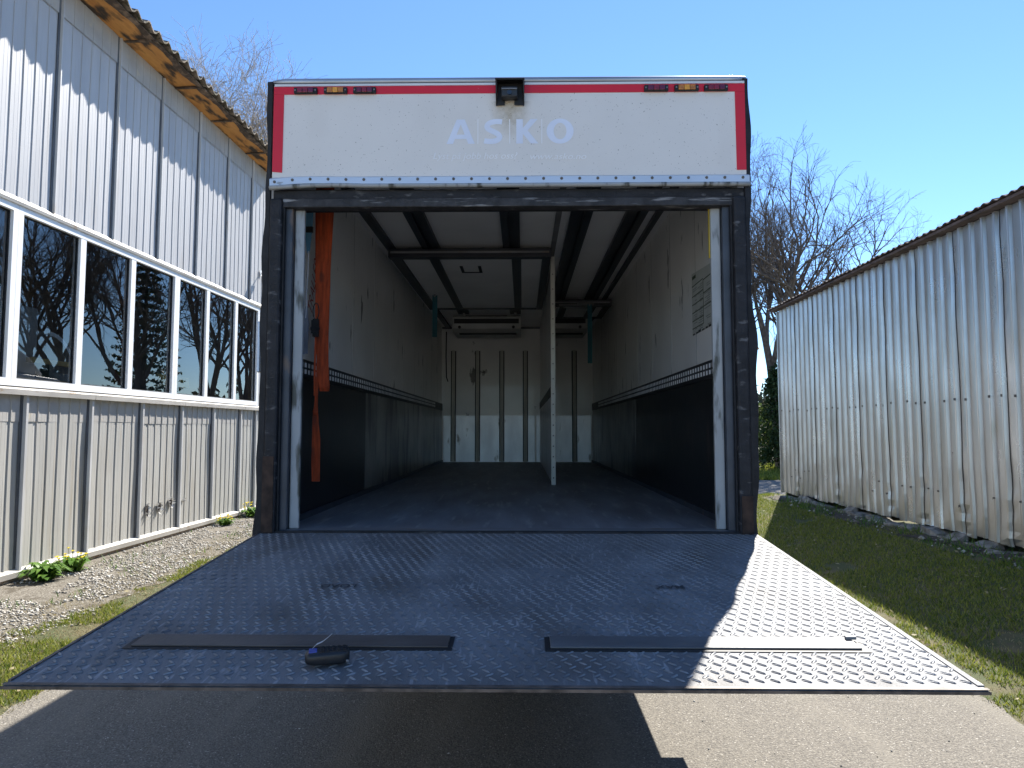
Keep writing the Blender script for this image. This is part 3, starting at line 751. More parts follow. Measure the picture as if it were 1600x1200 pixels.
T('front_wall', MB().box(-1.2375, 1.2375, BK, BK + 0.22, FL, CE), 'inner_white')
T('cargo_floor', MB().box(-1.2375, 1.2375, 0.012, BK, 0.98, FL), 'cargo_floor')
T('sill_plate', MB().box(-1.20, 1.20, -0.012, 0.10, FL - 0.02, FL + 0.006), 'flap')
# back wall kick plates, posts, trims
for x0, x1 in ((-1.2, -0.665), (-0.655, -0.27), (-0.262, 0.125), (0.133, 0.285), (0.315, 0.925), (0.935, 1.2)):
    T('steel_kick_plate', MB().box(x0, x1, BK - 0.006, BK - 0.001, FL + 0.004, 1.925), 'steel_kick')
for px in (-1.041, -0.646, -0.25, 0.135, 0.934):
    p = T('bulkhead_post', MB().box(px - 0.024, px + 0.024, BK - 0.05, BK - 0.008, FL + 0.01, 2.99), 'pole')
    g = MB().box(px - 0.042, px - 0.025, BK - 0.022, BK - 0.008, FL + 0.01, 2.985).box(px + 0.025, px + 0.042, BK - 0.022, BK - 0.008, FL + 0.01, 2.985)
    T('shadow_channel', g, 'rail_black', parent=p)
T('ceiling_trim', MB().box(-1.23, 1.23, BK - 0.03, BK - 0.002, CE - 0.035, CE - 0.004), 'flap')
# longitudinal partition between the compartments
pt = T('partition', MB().box(0.375, 0.40, 3.0, BK - 0.06, 2.13, CE - 0.01), 'inner_white')
T('partition_rail', MB().box(0.366, 0.402, 3.0, BK - 0.06, 2.03, 2.128), 'rail_black', parent=pt)
T('partition_kick', MB().box(0.371, 0.40, 3.0, BK - 0.06, FL + 0.012, 2.028), 'steel_kick', parent=pt)
pp = T('partition_post', MB().box(0.358, 0.402, 2.94, 2.985, FL + 0.002, CE - 0.004), 'pole', bevel=0.004)
hl = MB(); z = 1.24
while z < CE - 0.05:
    hl.cyl((0.38, 2.9385, z), (0.38, 2.942, z), 0.0065, 8); z += 0.10 if z < 1.95 else 0.145
T('hole', hl, 'black', parent=pp, kind='stuff')
# ceiling tracks
def track(x0, x1, y0, y1, z=CE):
    c = (x0 + x1) / 2; m_ = MB()
    m_.box(x0, x1, y0, y1, z - 0.012, z - 0.001)
    m_.box(x0, x0 + (x1 - x0) * 0.38, y0, y1, z - 0.034, z - 0.0125).box(x1 - (x1 - x0) * 0.38, x1, y0, y1, z - 0.034, z - 0.0125)
    T('ceiling_track', m_, 'track')
track(-0.83, -0.675, 0.3, 6.1); track(-0.09, 0.064, 0.3, 6.1); track(0.46, 0.625, 0.3, 6.1); track(0.885, 1.045, 0.3, 6.1)
T('ceiling_edge_trim', MB().box(-1.165, -1.09, 0.3, BK - 0.04, CE - 0.030, CE - 0.001), 'track')
T('ceiling_edge_trim', MB().box(1.115, 1.16, 0.3, BK - 0.04, CE - 0.030, CE - 0.001), 'track')
T('ceiling_slot_rail', MB().box(0.348, 0.392, 0.3, 2.93, CE - 0.014, CE - 0.001), 'flap')
# raised bulkhead panels under the ceiling
def raised(x0, x1, y0, y1, bars):
    z0, z1 = CE - 0.098, CE - 0.040
    pn = T('raised_bulkhead', MB().box(x0 + 0.03, x1 - 0.03, y0 + 0.03, y1 - 0.03, z0 + 0.012, z1), 'ceiling')
    f = MB().box(x0, x1, y0, y0 + 0.10, z0 - 0.02, z1 + 0.004).box(x0, x0 + 0.10, y0 + 0.101, y1, z0 - 0.005, z1 + 0.003).box(x1 - 0.08, x1, y0 + 0.101, y1, z0 - 0.005, z1 + 0.003).box(x0 + 0.101, x1 - 0.081, y1 - 0.04, y1, z0 - 0.004, z1 + 0.003)
    T('bulkhead_frame', f, 'track', parent=pn, bevel=0.006)
    for bx in bars:
        T('bulkhead_bar', MB().box(bx - 0.045, bx + 0.045, y0 + 0.101, y1 - 0.041, z0, z0 + 0.011), 'track', parent=pn)
    T('frame_highlight', MB().box(x0 + 0.02, x1 - 0.02, y0 - 0.004, y0 - 0.0005, z0 + 0.016, z0 + 0.034), 'flap', parent=pn)
    return pn
p1 = raised(-1.14, 0.35, 2.52, 5.35, (-0.74, 0.03))
hd = MB().box(-0.53, -0.50, 3.0, 3.28, CE - 0.090, CE - 0.086).box(-0.35, -0.32, 3.0, 3.28, CE - 0.090, CE - 0.086).box(-0.50, -0.35, 3.25, 3.28, CE - 0.090, CE - 0.086)
T('panel_handle', hd, 'black', parent=p1)
p2 = raised(0.42, 1.22, 5.0, 6.1, (0.62, 1.0))
# hanging brackets above the right hand panel
T('lift_gear', MB().box(0.55, 0.93, 4.9, 4.94, CE - 0.13, CE - 0.115).box(0.6, 0.92, 4.9, 4.94, CE - 0.16, CE - 0.15).cyl((0.78, 4.88, CE - 0.12), (0.98, 4.93, CE - 0.11), 0.022, 10), 'flap')
# evaporators
def evap(x0, x1):
    y0 = 6.3; zt, zb = CE - 0.012, CE - 0.262
    e = T('evaporator', MB().prism([(y0, zt - 0.03), (y0 + 0.01, zb + 0.05), (y0 + 0.10, zb), (y0 + 0.85, zb + 0.02), (y0 + 0.85, zt), (y0 + 0.08, zt)], 0, x0, x1), 'ac_white', bevel=0.008)
    T('air_slot', MB().box(x0 + 0.03, x1 - 0.03, y0 - 0.008, y0 - 0.001, zt - 0.125, zt - 0.055), 'black', parent=e)
    T('top_strip', MB().box(x0 + 0.20, x1 - 0.20, y0 - 0.02, y0 + 0.02, zt - 0.012, zt - 0.002), 'flap', parent=e)
    for q in (x0 + 0.11, x1 - 0.11):
        T('knob', MB().cyl((q, y0 - 0.012, zb + 0.072), (q, y0 + 0.02, zb + 0.072), 0.022, 12), 'black', parent=e)
    T('drip_tray', MB().box(x0 + 0.1, x1 - 0.06, y0 + 0.09, y0 + 0.16, zb - 0.020, zb - 0.002), 'black', parent=e)
evap(-0.945, 0.065); evap(0.44, 1.04)
# the cable down the left back corner
T('drain_hose', MB().tube([(-1.16, BK - 0.03, 3.30), (-1.165, BK - 0.03, 2.9), (-1.155, BK - 0.03, 2.55), (-1.13, BK - 0.04, 2.48)], 0.010, 6), 'rubber')
# rear frame
T('lintel', MB().box(-1.255, 1.268, -0.012, 0.22, 2.932, 2.986), 'rubber_worn', bevel=0.008)
T('lintel_seal', MB().box(-1.20, 1.205, -0.022, 0.05, 2.886, 2.934), 'lintel', bevel=0.006)
for sx in (-1, 1):
    def bx(x0, x1, *r): 
        a, b = sorted((sx * x0, sx * x1)); return MB().box(a, b, *r)
    T('corner_buffer', bx(1.196, 1.262, -0.045, 0.10, 1.16, 2.930), 'rubber_worn', bevel=0.012)
    T('frame_channel', bx(1.150, 1.194, 0.005, 0.09, FL + 0.004, 2.930), 'frame_blue', bevel=0.006)
    T('frame_lip', bx(1.186, 1.1955, -0.02, 0.004, 1.165, 2.885), 'rubber', bevel=0.002)
    T('white_post', bx(1.096, 1.148, 0.035, 0.060, FL + 0.008, 2.928), 'post_white', bevel=0.006)
    # wavy rubber skirt at the outer edge
    mb = MB(); n = 46; ph = rng.uniform(0, 6)
    for q in range(n + 1):
        z = 1.13 + (3.575 - 1.13) * q / n
        low = max(0, 1 - (z - 1.13) / 1.3)
        w = 0.012 + 0.022 * low * (0.6 + 0.5 * math.sin(7.5 * z + ph)) + 0.008 * math.sin(5 * z + 2 * ph) + 0.004 * math.sin(17 * z + ph) + 0.012 * max(0, 1 - abs(z - 2.15) / 0.2)
        xo = 1.280 + max(0.004, w)
        mb.v += [(sx * 1.263, -0.035, z), (sx * xo, -0.030, z), (sx * xo, -0.018, z), (sx * 1.263, -0.012, z)]
    for q in range(n):
        for c in range(4):
            mb.f.append((4 * q + c, 4 * q + (c + 1) % 4, 4 * q + 4 + (c + 1) % 4, 4 * q + 4 + c))
    mb.f += [(0, 1, 2, 3), (4 * n + 3, 4 * n + 2, 4 * n + 1, 4 * n)]
    T('rubber_skirt', mb, 'rubber')
    T('rust_bracket', bx(1.205, 1.262, -0.052, -0.046, 1.17, 1.56 if sx < 0 else 1.36), 'rust_edge')
T('yellow_seal', MB().box(1.089, 1.0945, 0.045, 0.058, 2.62, 2.92), 'yellow')
# outline lamp on the right flank, grey bracket on the left
ol = T('outline_lamp', MB().tube([(1.285, 0.02, 2.105), (1.300, 0.005, 2.115), (1.308, 0.0, 2.125)], [0.014, 0.017, 0.012], 10), 'rubber')
T('lens', MB().cyl((1.306, -0.012, 2.122), (1.315, -0.020, 2.127), 0.011, 12), 'amber_bright', parent=ol)
T('side_bracket', MB().box(-1.318, -1.300, -0.03, 0.06, 2.0, 2.27), 'alu', bevel=0.006)
# header (upper door panel)
hdr = T('header_panel', MB().box(-1.255, 1.273, -0.035, 0.02, 3.04, 3.552), 'white_panel', bevel=0.004)
T('red_band', MB().box(-1.253, 1.271, -0.0385, -0.0355, 3.500, 3.543), 'red_tape', parent=hdr)
T('red_band', MB().prism([(-1.253, 3.075), (-1.200, 3.07), (-1.198, 3.499), (-1.253, 3.499)], 1, -0.0385, -0.0355), 'red_tape', parent=hdr)
T('red_band', MB().prism([(1.221, 3.072), (1.271, 3.072), (1.271, 3.499), (1.219, 3.499)], 1, -0.0385, -0.0355), 'red_tape', parent=hdr)
# bottom rail, slightly bent at its left end, with rivets, and a pale lip under it
mb = MB(); n = 26
for q in range(n + 1):
    x = -1.262 + 2.545 * q / n; bend = max(0.0, 1 - (x + 1.262) / 0.55)
    dz = -0.004 + 0.022 * math.sin(bend * 3.1) * bend - 0.012 * bend
    mb.v += [(x, -0.044, 3.002 + dz), (x, -0.050, 3.006 + dz), (x, -0.050, 3.040 + dz * 0.7), (x, -0.038, 3.048 + dz * 0.5)]
for q in range(n):
    for c in range(4):
        mb.f.append((4 * q + c, 4 * q + (c + 1) % 4, 4 * q + 4 + (c + 1) % 4, 4 * q + 4 + c))
mb.f += [(0, 1, 2, 3), (4 * n + 3, 4 * n + 2, 4 * n + 1, 4 * n)]
br = T('bottom_rail', mb, 'alu')
for q in range(27):
    x = -1.235 + q * 0.0955
    bend = max(0.0, 1 - (x + 1.262) / 0.55); dz = 0.022 * math.sin(bend * 3.1) * bend - 0.016 * bend
    T('rivet', MB().tube([(x, -0.049, 3.026 + dz), (x, -0.0535, 3.026 + dz), (x, -0.055, 3.026 + dz)], [0.0085, 0.0075, 0.003], 8), 'bolt', parent=br)
mb = MB(); n = 30
for q in range(n + 1):
    x = -1.262 + 2.548 * q / n; bend = max(0.0, 1 - (x + 1.262) / 0.5)
    dz = 0.010 * math.sin(bend * 4) - 0.006 * bend
    for k_ in range(6):
        a = math.pi * (0.5 + k_ / 5); mb.v.append((x, -0.040 + 0.018 * math.cos(a), 2.993 + dz * 0.6 + 0.0125 * math.sin(a)))
for q in range(n):
    for c in range(6):
        mb.f.append((6 * q + c, 6 * q + (c + 1) % 6, 6 * q + 6 + (c + 1) % 6, 6 * q + 6 + c))
mb.f += [tuple(range(6)), tuple(6 * n + 5 - c for c in range(6))]
T('bottom_lip', mb, 'post_white', smooth=True)
T('white_strip', MB().box(-1.25, 1.27, -0.040, -0.0355, 3.5445, 3.557), 'truck_white')
T('roof_profile', MB().tube([(-1.265, -0.012, 3.576), (-1.2, -0.016, 3.579), (1.2, -0.016, 3.577), (1.282, -0.012, 3.576)], [0.014, 0.019, 0.019, 0.018], 10), 'roofcap', smooth=True)
T('gutter_strip', MB().box(-1.262, 1.28, -0.030, 0.02, 3.5575, 3.566), 'rubber')
# marker lights
def marker(x0, x1, kind):
    z0, z1 = 3.4985, 3.5315
    mk = T('marker_light', MB().box(x0, x1, -0.056, -0.0389, z0, z1), 'black', bevel=0.003)
    a, b = x0 + 0.018, x1 - 0.018
    w = (b - a) / 3
    mats = {'r': ('lens_red', 'lens_red', 'lens_plum'), 'a': ('lens_amber', 'amber_bright', 'lens_amber'), 'p': ('lens_plum', 'lens_red', 'lens_plum')}[kind]
    for q in range(3):
        T('lens', MB().box(a + q * w + 0.001, a + (q + 1) * w - 0.001, -0.063, -0.0562, z0 + 0.003, z1 - 0.003), mats[q], parent=mk, bevel=0.0018)
    for q in (x0 + 0.008, x1 - 0.008):
        T('screw', MB().cyl((q, -0.0585, (z0 + z1) / 2), (q, -0.0562, (z0 + z1) / 2), 0.0045, 8), 'flap', parent=mk)
X0 = lambda px: (px - 816) / 1062 * 3.57 + 0.083
for a, b, k_ in ((452, 489, 'r'), (500, 537, 'a'), (547, 583, 'p'), (1010, 1048, 'p'), (1058, 1096, 'a'), (1105, 1142, 'r')):
    marker(X0(a) , X0(b), k_)
# reversing camera under its hood
hood = T('camera_hood', MB().prism([(-0.040, 3.562), (-0.115, 3.545), (-0.115, 3.534), (-0.040, 3.551)], 0, -0.058, 0.098).prism([(-0.040, 3.5505), (-0.112, 3.5345), (-0.095, 3.48), (-0.040, 3.425)], 0, -0.056, -0.048).prism([(-0.040, 3.5505), (-0.112, 3.5345), (-0.095, 3.48), (-0.040, 3.425)], 0, 0.088, 0.096).box(-0.0475, 0.0875, -0.046, -0.0395, 3.455, 3.550), 'black', bevel=0.003)
for a, b in ((-0.056, -0.008), (0.042, 0.096)):
    T('mounting_foot', MB().box(a, b, -0.0485, -0.0462, 3.428, 3.47), 'black', parent=hood)
cb = T('camera_body', MB().prism([(-0.100, 3.506), (-0.05, 3.515), (-0.05, 3.452), (-0.095, 3.452)], 0, -0.026, 0.060), 'handset', parent=hood, bevel=0.006)
T('camera_visor', MB().box(-0.024, 0.056, -0.106, -0.0995, 3.488, 3.4925), 'flap', parent=hood)
T('camera_lens', MB().cyl((0.017, -0.103, 3.472), (0.017, -0.094, 3.472), 0.013, 14), 'dark_glass', parent=hood)
ms = bpy.data.materials.new('rusty_run_stain'); ms.use_nodes = True
_n = ms.node_tree.nodes; _l = ms.node_tree.links; _b = _n['Principled BSDF']; _b.inputs['Base Color'].default_value = (0.50, 0.40, 0.24, 1); _b.inputs['Roughness'].default_value = 0.7
_t = _n.new('ShaderNodeTexCoord'); _mp = _n.new('ShaderNodeMapping'); _mp.inputs['Location'].default_value = (-0.5, -0.5, -1.0); _l.new(_t.outputs['Generated'], _mp.inputs[0])
_mp2 = _n.new('ShaderNodeMapping'); _mp2.inputs['Scale'].default_value = (2.0, 0.0, 1.0); _l.new(_mp.outputs[0], _mp2.inputs[0])
_g = _n.new('ShaderNodeTexGradient'); _g.gradient_type = 'SPHERICAL'; _l.new(_mp2.outputs[0], _g.inputs[0])
_no = _n.new('ShaderNodeTexNoise'); _no.inputs['Scale'].default_value = 30; _l.new(_t.outputs['Object'], _no.inputs[0])
_m1 = _n.new('ShaderNodeMath'); _m1.operation = 'MULTIPLY'; _l.new(_g.outputs['Fac'], _m1.inputs[0]); _l.new(_no.outputs['Fac'], _m1.inputs[1])
_m2 = _n.new('ShaderNodeMath'); _m2.operation = 'MULTIPLY'; _l.new(_m1.outputs[0], _m2.inputs[0]); _m2.inputs[1].default_value = 0.95; _m2.use_clamp = True
_l.new(_m2.outputs[0], _b.inputs['Alpha'])
M['stain'] = ms
T('run_stain', MB().add([(-0.10, -0.0357, 3.24), (0.14, -0.0357, 3.24), (0.14, -0.0357, 3.455), (-0.10, -0.0357, 3.455)], [(0, 1, 2, 3)]), 'stain', parent=hdr)
# lettering on the header
def wall_text(body, x0, z0, w, h, m, parent, y=-0.0368, name='letter', **kw):
    me = fit_text(body, w, h, m, **kw); me.name = name
    return link(name, me, parent, loc=(x0, y, z0), rot=(R(90), 0, 0))
zA, hA = 3.222, 0.134
def stroke(pts, w):
    """flat bold stroke of width w following pts (2-D)."""
    mb = MB(); n = len(pts)
    for q, p in enumerate(pts):
        a = Vector(pts[max(0, q - 1)]); b = Vector(pts[min(n - 1, q + 1)]); d = (b - a).normalized(); nn = Vector((-d.y, d.x)) * w / 2
        wv = w
        mb.v += [(p[0] + nn.x, p[1] + nn.y), (p[0] - nn.x, p[1] - nn.y)]
    mb.f = [(2 * q, 2 * q + 1, 2 * q + 3, 2 * q + 2) for q in range(n - 1)]
    return mb
def letter(ch, x0, x1):
    w = x1 - x0; h = hA; m_ = MB(); t = 0.30 * h
    def P(*pts): m_.add([(x0 + u * w, zA + v * h) for u, v in pts], [tuple(range(len(pts)))])
    if ch == 'A':
        P((0, 0), (0.23, 0), (0.50, 0.80), (0.50, 1), (0.36, 1)); P((0.77, 0), (1, 0), (0.64, 1), (0.50, 1), (0.50, 0.80)); P((0.2985, 0.20), (0.7015, 0.20), (0.6415, 0.38), (0.3585, 0.38))
    elif ch == 'K':
        P((0, 0), (0.30, 0), (0.30, 1), (0, 1)); P((0.301, 0.64), (0.301, 0.40), (0.52, 0.54), (0.97, 1), (0.64, 1)); P((0.301, 0.398), (0.66, 0), (1, 0), (0.522, 0.538))
    elif ch == 'O':
        k_ = 36; o = [(0.5 + 0.5 * math.cos(6.2832 * q / k_), 0.5 + 0.515 * math.sin(6.2832 * q / k_)) for q in range(k_)]
        i_ = [(0.5 + 0.235 * math.cos(6.2832 * q / k_), 0.5 + 0.335 * math.sin(6.2832 * q / k_)) for q in range(k_)]
        m_.add([(x0 + u * w, zA + v * h) for u, v in o + i_], [(q, (q + 1) % k_, k_ + (q + 1) % k_, k_ + q) for q in range(k_)])
    elif ch == 'S':
        c = [(0.92, 0.89), (0.72, 0.915), (0.52, 0.90), (0.30, 0.85), (0.175, 0.73), (0.22, 0.62), (0.40, 0.53), (0.62, 0.45), (0.79, 0.35), (0.82, 0.24), (0.70, 0.135), (0.50, 0.095), (0.28, 0.09), (0.06, 0.12)]
        sm = []
        for q in range(len(c) - 1):
            for e in range(3):
                t_ = e / 3; sm.append((x0 + w * (c[q][0] + (c[q + 1][0] - c[q][0]) * t_), zA + h * (c[q][1] + (c[q + 1][1] - c[q][1]) * t_)))
        sm.append((x0 + w * c[-1][0], zA + h * c[-1][1]))
        for _ in range(2): sm = [sm[0]] + [((a[0] + 2 * b[0] + c_[0]) / 4, (a[1] + 2 * b[1] + c_[1]) / 4) for a, b, c_ in zip(sm, sm[1:], sm[2:])] + [sm[-1]]
        st = stroke(sm, 0.215 * h); m_.add(st.v, st.f)
    o2 = MB(); n = len(m_.v)
    o2.v = [(u, -0.0362, v) for u, v in m_.v]; o2.f = m_.f
    T('letter', o2, 'letter', parent=hdr)
for ch, a, b in (('A', 696, 741), ('S', 754, 787), ('K', 807, 842), ('O', 855, 898)):
    letter(ch, X0(a), X0(b))
for px in (746, 796.5, 847.5):
    T('letter_divider', MB().box(X0(px) - 0.0025, X0(px) + 0.0025, -0.0368, -0.0355, zA, zA + hA), 'letter_thin', parent=hdr)
wall_text('Lyst på jobb hos oss?', X0(675), 3.128, X0(809) - X0(675), 0.046, 'letter_thin', hdr, name='slogan', shear=0.25)
wall_text('www.asko.no', X0(829), 3.135, X0(918) - X0(829), 0.032, 'letter_thin', hdr, name='web_address', shear=0.25)
# handwriting on the left inner wall
me = fit_text('TRALLER', 0.36, 0.085, 'marker_red', offset=-0.006, shear=0.3)
link('handwriting', me, truck, loc=(-1.2315, 0.62, 2.42), rot=(R(90), R(-72), R(90)))
# notice on the right wall
ntc = T('notice', MB().prism([(0.385, 2.33), (0.985, 2.325), (0.985, 2.745), (0.385, 2.70)], 0, 1.2295, 1.2328), 'paper')
ln = MB()
for z in (2.645, 2.56, 2.475):
    ln.box(1.2280, 1.2294, 0.39, 0.70, z - 0.003, z + 0.003)
for z in (2.655, 2.585, 2.53, 2.475, 2.42, 2.37):
    ln.box(1.2280, 1.2294, 0.705, 0.98, z - 0.003, z + 0.003)
ln.box(1.2280, 1.2294, 0.698, 0.704, 2.37, 2.645)
T('ruled_line', ln, 'paper_line', parent=ntc)
tx = MB()
r2 = random.Random(4)
for z in np.arange(2.345, 2.64, 0.0135):
    for (a, b) in ((0.40, 0.52), (0.54, 0.68), (0.72, 0.84), (0.86, 0.965)):
        if r2.random() < 0.72:
            l_ = (b - a) * r2.uniform(0.4, 1.0); tx.box(1.2284, 1.2294, a, a + l_, z, z + 0.006)
T('print_row', tx, 'paper_text', parent=ntc)
T('leaf_emblem', MB().prism([(0.41, 2.655), (0.45, 2.655), (0.475, 2.675), (0.46, 2.70), (0.43, 2.705), (0.405, 2.68)], 0, 1.2284, 1.2294), 'paper_green', parent=ntc)
T('heading', MB().box(1.2284, 1.2294, 0.88, 0.97, 2.70, 2.722), 'paper_line', parent=ntc)
tr_ = MB()
yy = 0.40
while yy < 0.97:
    w_ = r2.uniform(0.02, 0.06); tr_.box(1.2284, 1.2294, yy, yy + w_, 2.327, 2.335 + r2.uniform(0, 0.012)); yy += w_ + r2.uniform(0.005, 0.03)
T('torn_edge', tr_, 'black', parent=ntc)

# tail lift platform
SL = math.atan(0.131 / 1.74)
plat = T('tail_lift_platform', MB(), 'plate') if False else None
top0, top1 = 1.1665, 1.034
def pz(y): return top0 + (top1 - top0) * (-0.02 - y) / 1.745
TIP = -1.765
mb = MB().prism([(-0.02, pz(-0.02)), (TIP + 0.01, pz(TIP) - 0.001), (TIP, pz(TIP) - 0.004), (TIP, pz(TIP) - 0.010), (-0.5, pz(-0.5) - 0.10), (-0.02, pz(-0.02) - 0.14)], 0, -1.280, 1.280)
plat = T('tail_lift_platform', mb, 'plate', bevel=0.003)
me_n = (math.sin(SL), math.cos(SL))
def lugs():
    Vs = []; Fs = []
    px_, py_ = 0.0415, 0.0505
    hexa = np.array([(-1, 0), (-0.6, -1), (0.6, -1), (1, 0), (0.6, 1), (-0.6, 1)], float)
    fl_f = [(0, 1, 7, 6), (1, 2, 7), (2, 3, 7), (3, 4, 7), (4, 5, 6, 7), (5, 0, 6)]
    base = 0; n_y = int(1.70 / py_) + 1; n_x = int(2.54 / px_)
    for j in range(n_y):
        for fam in (0, 1):
            y = -0.05 - j * py_ - (py_ / 2 if fam else 0)
            if y < TIP + 0.03: continue
            off = (px_ / 2 if j % 2 else 0) + (px_ * 0.25 if fam else 0)
            for i in range(n_x):
                x = -1.262 + off + i * px_
                if x > 1.262: continue
                if -1.527 < y < -1.425 and (-1.10 < x < -0.125 or 0.145 < x < 1.10): continue
                a = R(-42) if fam == 0 else R(42)
                ca, sa = math.cos(a), math.sin(a)
                L_, W_ = 0.0155, 0.0042
                h = 0.0024
                pts = [(x + ca * L_ * u - sa * W_ * v, y + sa * L_ * u + ca * W_ * v) for u, v in hexa]
                z_ = lambda yy: pz(yy)
                Vs += [(a_, b_, z_(b_) - 0.0005) for a_, b_ in pts]
                for u in (-0.62, 0.62):
                    a_, b_ = x + ca * L_ * u, y + sa * L_ * u
                    Vs.append((a_, b_, z_(b_) + h))
                Fs += [tuple(base + q for q in f) for f in fl_f]
                base += 8
    return Vs, Fs
lv, lf = lugs()
lm = bpy.data.meshes.new('tread_lug'); lm.from_pydata(lv, [], lf); lm.update(); lm.materials.append(M['lug'])
link('tread_lug', lm, plat, kind='stuff')
def on_plate(name, x0, x1, y0, y1, lo, hi, m, parent=plat, sk=0.0, bevel=0.0):
    v = []
    for d in (lo, hi):
        v += [(x0 - sk, y0, pz(y0) + d), (x1 + 0.0, y0, pz(y0) + d), (x1, y1, pz(y1) + d), (x0, y1, pz(y1) + d)]
    return build(name, MB().add(v, [(0, 3, 2, 1), (4, 5, 6, 7), (0, 1, 5, 4), (1, 2, 6, 5), (2, 3, 7, 6), (3, 0, 4, 7)]), m, parent, bevel=bevel)
on_plate('flap_slot', -1.105, -0.125, -1.528, -1.424, -0.004, 0.0012, 'black')
on_plate('roll_stop_flap', -1.085, -0.138, -1.513, -1.428, 0.0014, 0.0065, 'flap_dull', bevel=0.0015)
on_plate('flap_slot', 0.150, 1.103, -1.530, -1.424, -0.004, 0.0012, 'black')
on_plate('roll_stop_flap', 0.166, 1.080, -1.514, -1.428, 0.0014, 0.0065, 'flap_right', bevel=0.0015)
on_plate('flap_pin', 1.062, 1.094, -1.452, -1.438, 0.0066, 0.016, 'flap', bevel=0.002)
on_plate('worn_edge', -1.2795, 1.2795, TIP - 0.001, TIP + 0.012, 0.0006, 0.0012, 'plate_dark')
on_plate('nose_strip', -1.281, 1.281, TIP - 0.0028, TIP - 0.0010, -0.011, -0.003, 'plate_dark')
on_plate('side_strip', -1.2815, -1.272, -1.74, -0.03, -0.01, 0.0022, 'plate_dark')
on_plate('side_strip', 1.264, 1.2815, -1.74, -0.03, -0.01, 0.0012, 'plate')
on_plate('hinge_bar', -1.20, 1.20, -0.034, -0.014, -0.02, 0.010, 'rubber_worn')
for body, x0, w in (('LOAD', -0.555, 0.135), ('MAX', 0.70, 0.11)):
    me = fit_text(body, w, 0.040, 'paint_black', offset=0.01)
    y = -0.905
    o = link('stencil', me, plat, loc=(x0, y, pz(y) + 0.0033), rot=(math.atan(-(top1 - top0) / 1.745) * 0 , 0, R(180)))
    o.rotation_euler = (-SL, 0, R(180))
# lift arms and under gear
for x in (-0.72, 0.72):
    T('lift_arm', MB().prism([(-0.55, 0.90), (-0.55, 1.02), (0.7, 0.86), (0.7, 0.72)], 0, x - 0.05, x + 0.05), 'chassis')
T('under_run_bar', MB().box(-1.1, 1.1, 0.35, 0.5, 0.42, 0.56), 'chassis')
for x in (-0.45, 0.45):
    T('chassis_rail', MB().box(x - 0.05, x + 0.05, 0.3, 9.6, 0.72, 0.975), 'chassis')
def wheel(x, y, w):
    wh = T('wheel', MB().tube([(x - w / 2, y, 0.48), (x - w / 2 + 0.03, y, 0.48), (x + w / 2 - 0.03, y, 0.48), (x + w / 2, y, 0.48)], [0.42, 0.478, 0.478, 0.42], 32), 'tyre')
    T('rim', MB().cyl((x - w / 2 - 0.01, y, 0.48), (x + w / 2 + 0.01, y, 0.48), 0.27, 20), 'alu', parent=wh)
for y, w in ((2.6, 0.52), (8.9, 0.30)):
    for sx in (-1, 1):
        wheel(sx * (1.24 - w / 2), y, w)
T('axle', MB().cyl((-0.9, 2.6, 0.48), (0.9, 2.6, 0.48), 0.08, 12), 'chassis')
T('axle', MB().cyl((-0.9, 8.9, 0.48), (0.9, 8.9, 0.48), 0.06, 12), 'chassis')
T('side_skirt', MB().box(-1.26, -1.23, 3.4, 7.6, 0.5, 0.97), 'truck_white')
T('side_skirt', MB().box(1.23, 1.26, 3.4, 7.6, 0.5, 0.97), 'truck_white')
T('fridge_unit', MB().box(-0.95, 0.95, BK + 0.225, BK + 0.72, 2.45, 3.45), 'truck_white', bevel=0.06)
cabm = T('cab', MB().prism([(8.1, 0.55), (10.45, 0.45), (10.5, 1.35), (10.25, 2.75), (8.1, 2.85)], 0, -1.22, 1.22), 'truck_white', bevel=0.07)
T('roof_deflector', MB().prism([(8.75, 2.85), (10.0, 2.80), (9.6, 3.15), (9.1, 3.38), (8.75, 3.45)], 0, -1.05, 1.05), 'truck_white', bevel=0.05, parent=cabm)
for sx in (-1, 1):
    a, b = sorted((sx * 1.218, sx * 1.228))
    T('side_window', MB().prism([(9.1, 1.65), (10.25, 1.6), (10.1, 2.45), (9.1, 2.5)], 0, a, b), 'dark_glass', parent=cabm)
    a, b = sorted((sx * 1.30, sx * 1.42))
    T('mirror', MB().box(a, b, 10.3, 10.42, 1.7, 2.4), 'rubber', parent=cabm, bevel=0.03)
    T('mirror_arm', MB().tube([(sx * 1.20, 10.3, 2.42), (sx * 1.36, 10.36, 2.42), (sx * 1.36, 10.36, 2.39)], 0.018, 6), 'rubber', parent=cabm)
T('windscreen', MB().add([(-1.1, 10.475, 1.5), (1.1, 10.475, 1.5), (1.05, 10.30, 2.58), (-1.05, 10.30, 2.58)], [(0, 1, 2, 3)]), 'dark_glass', parent=cabm)

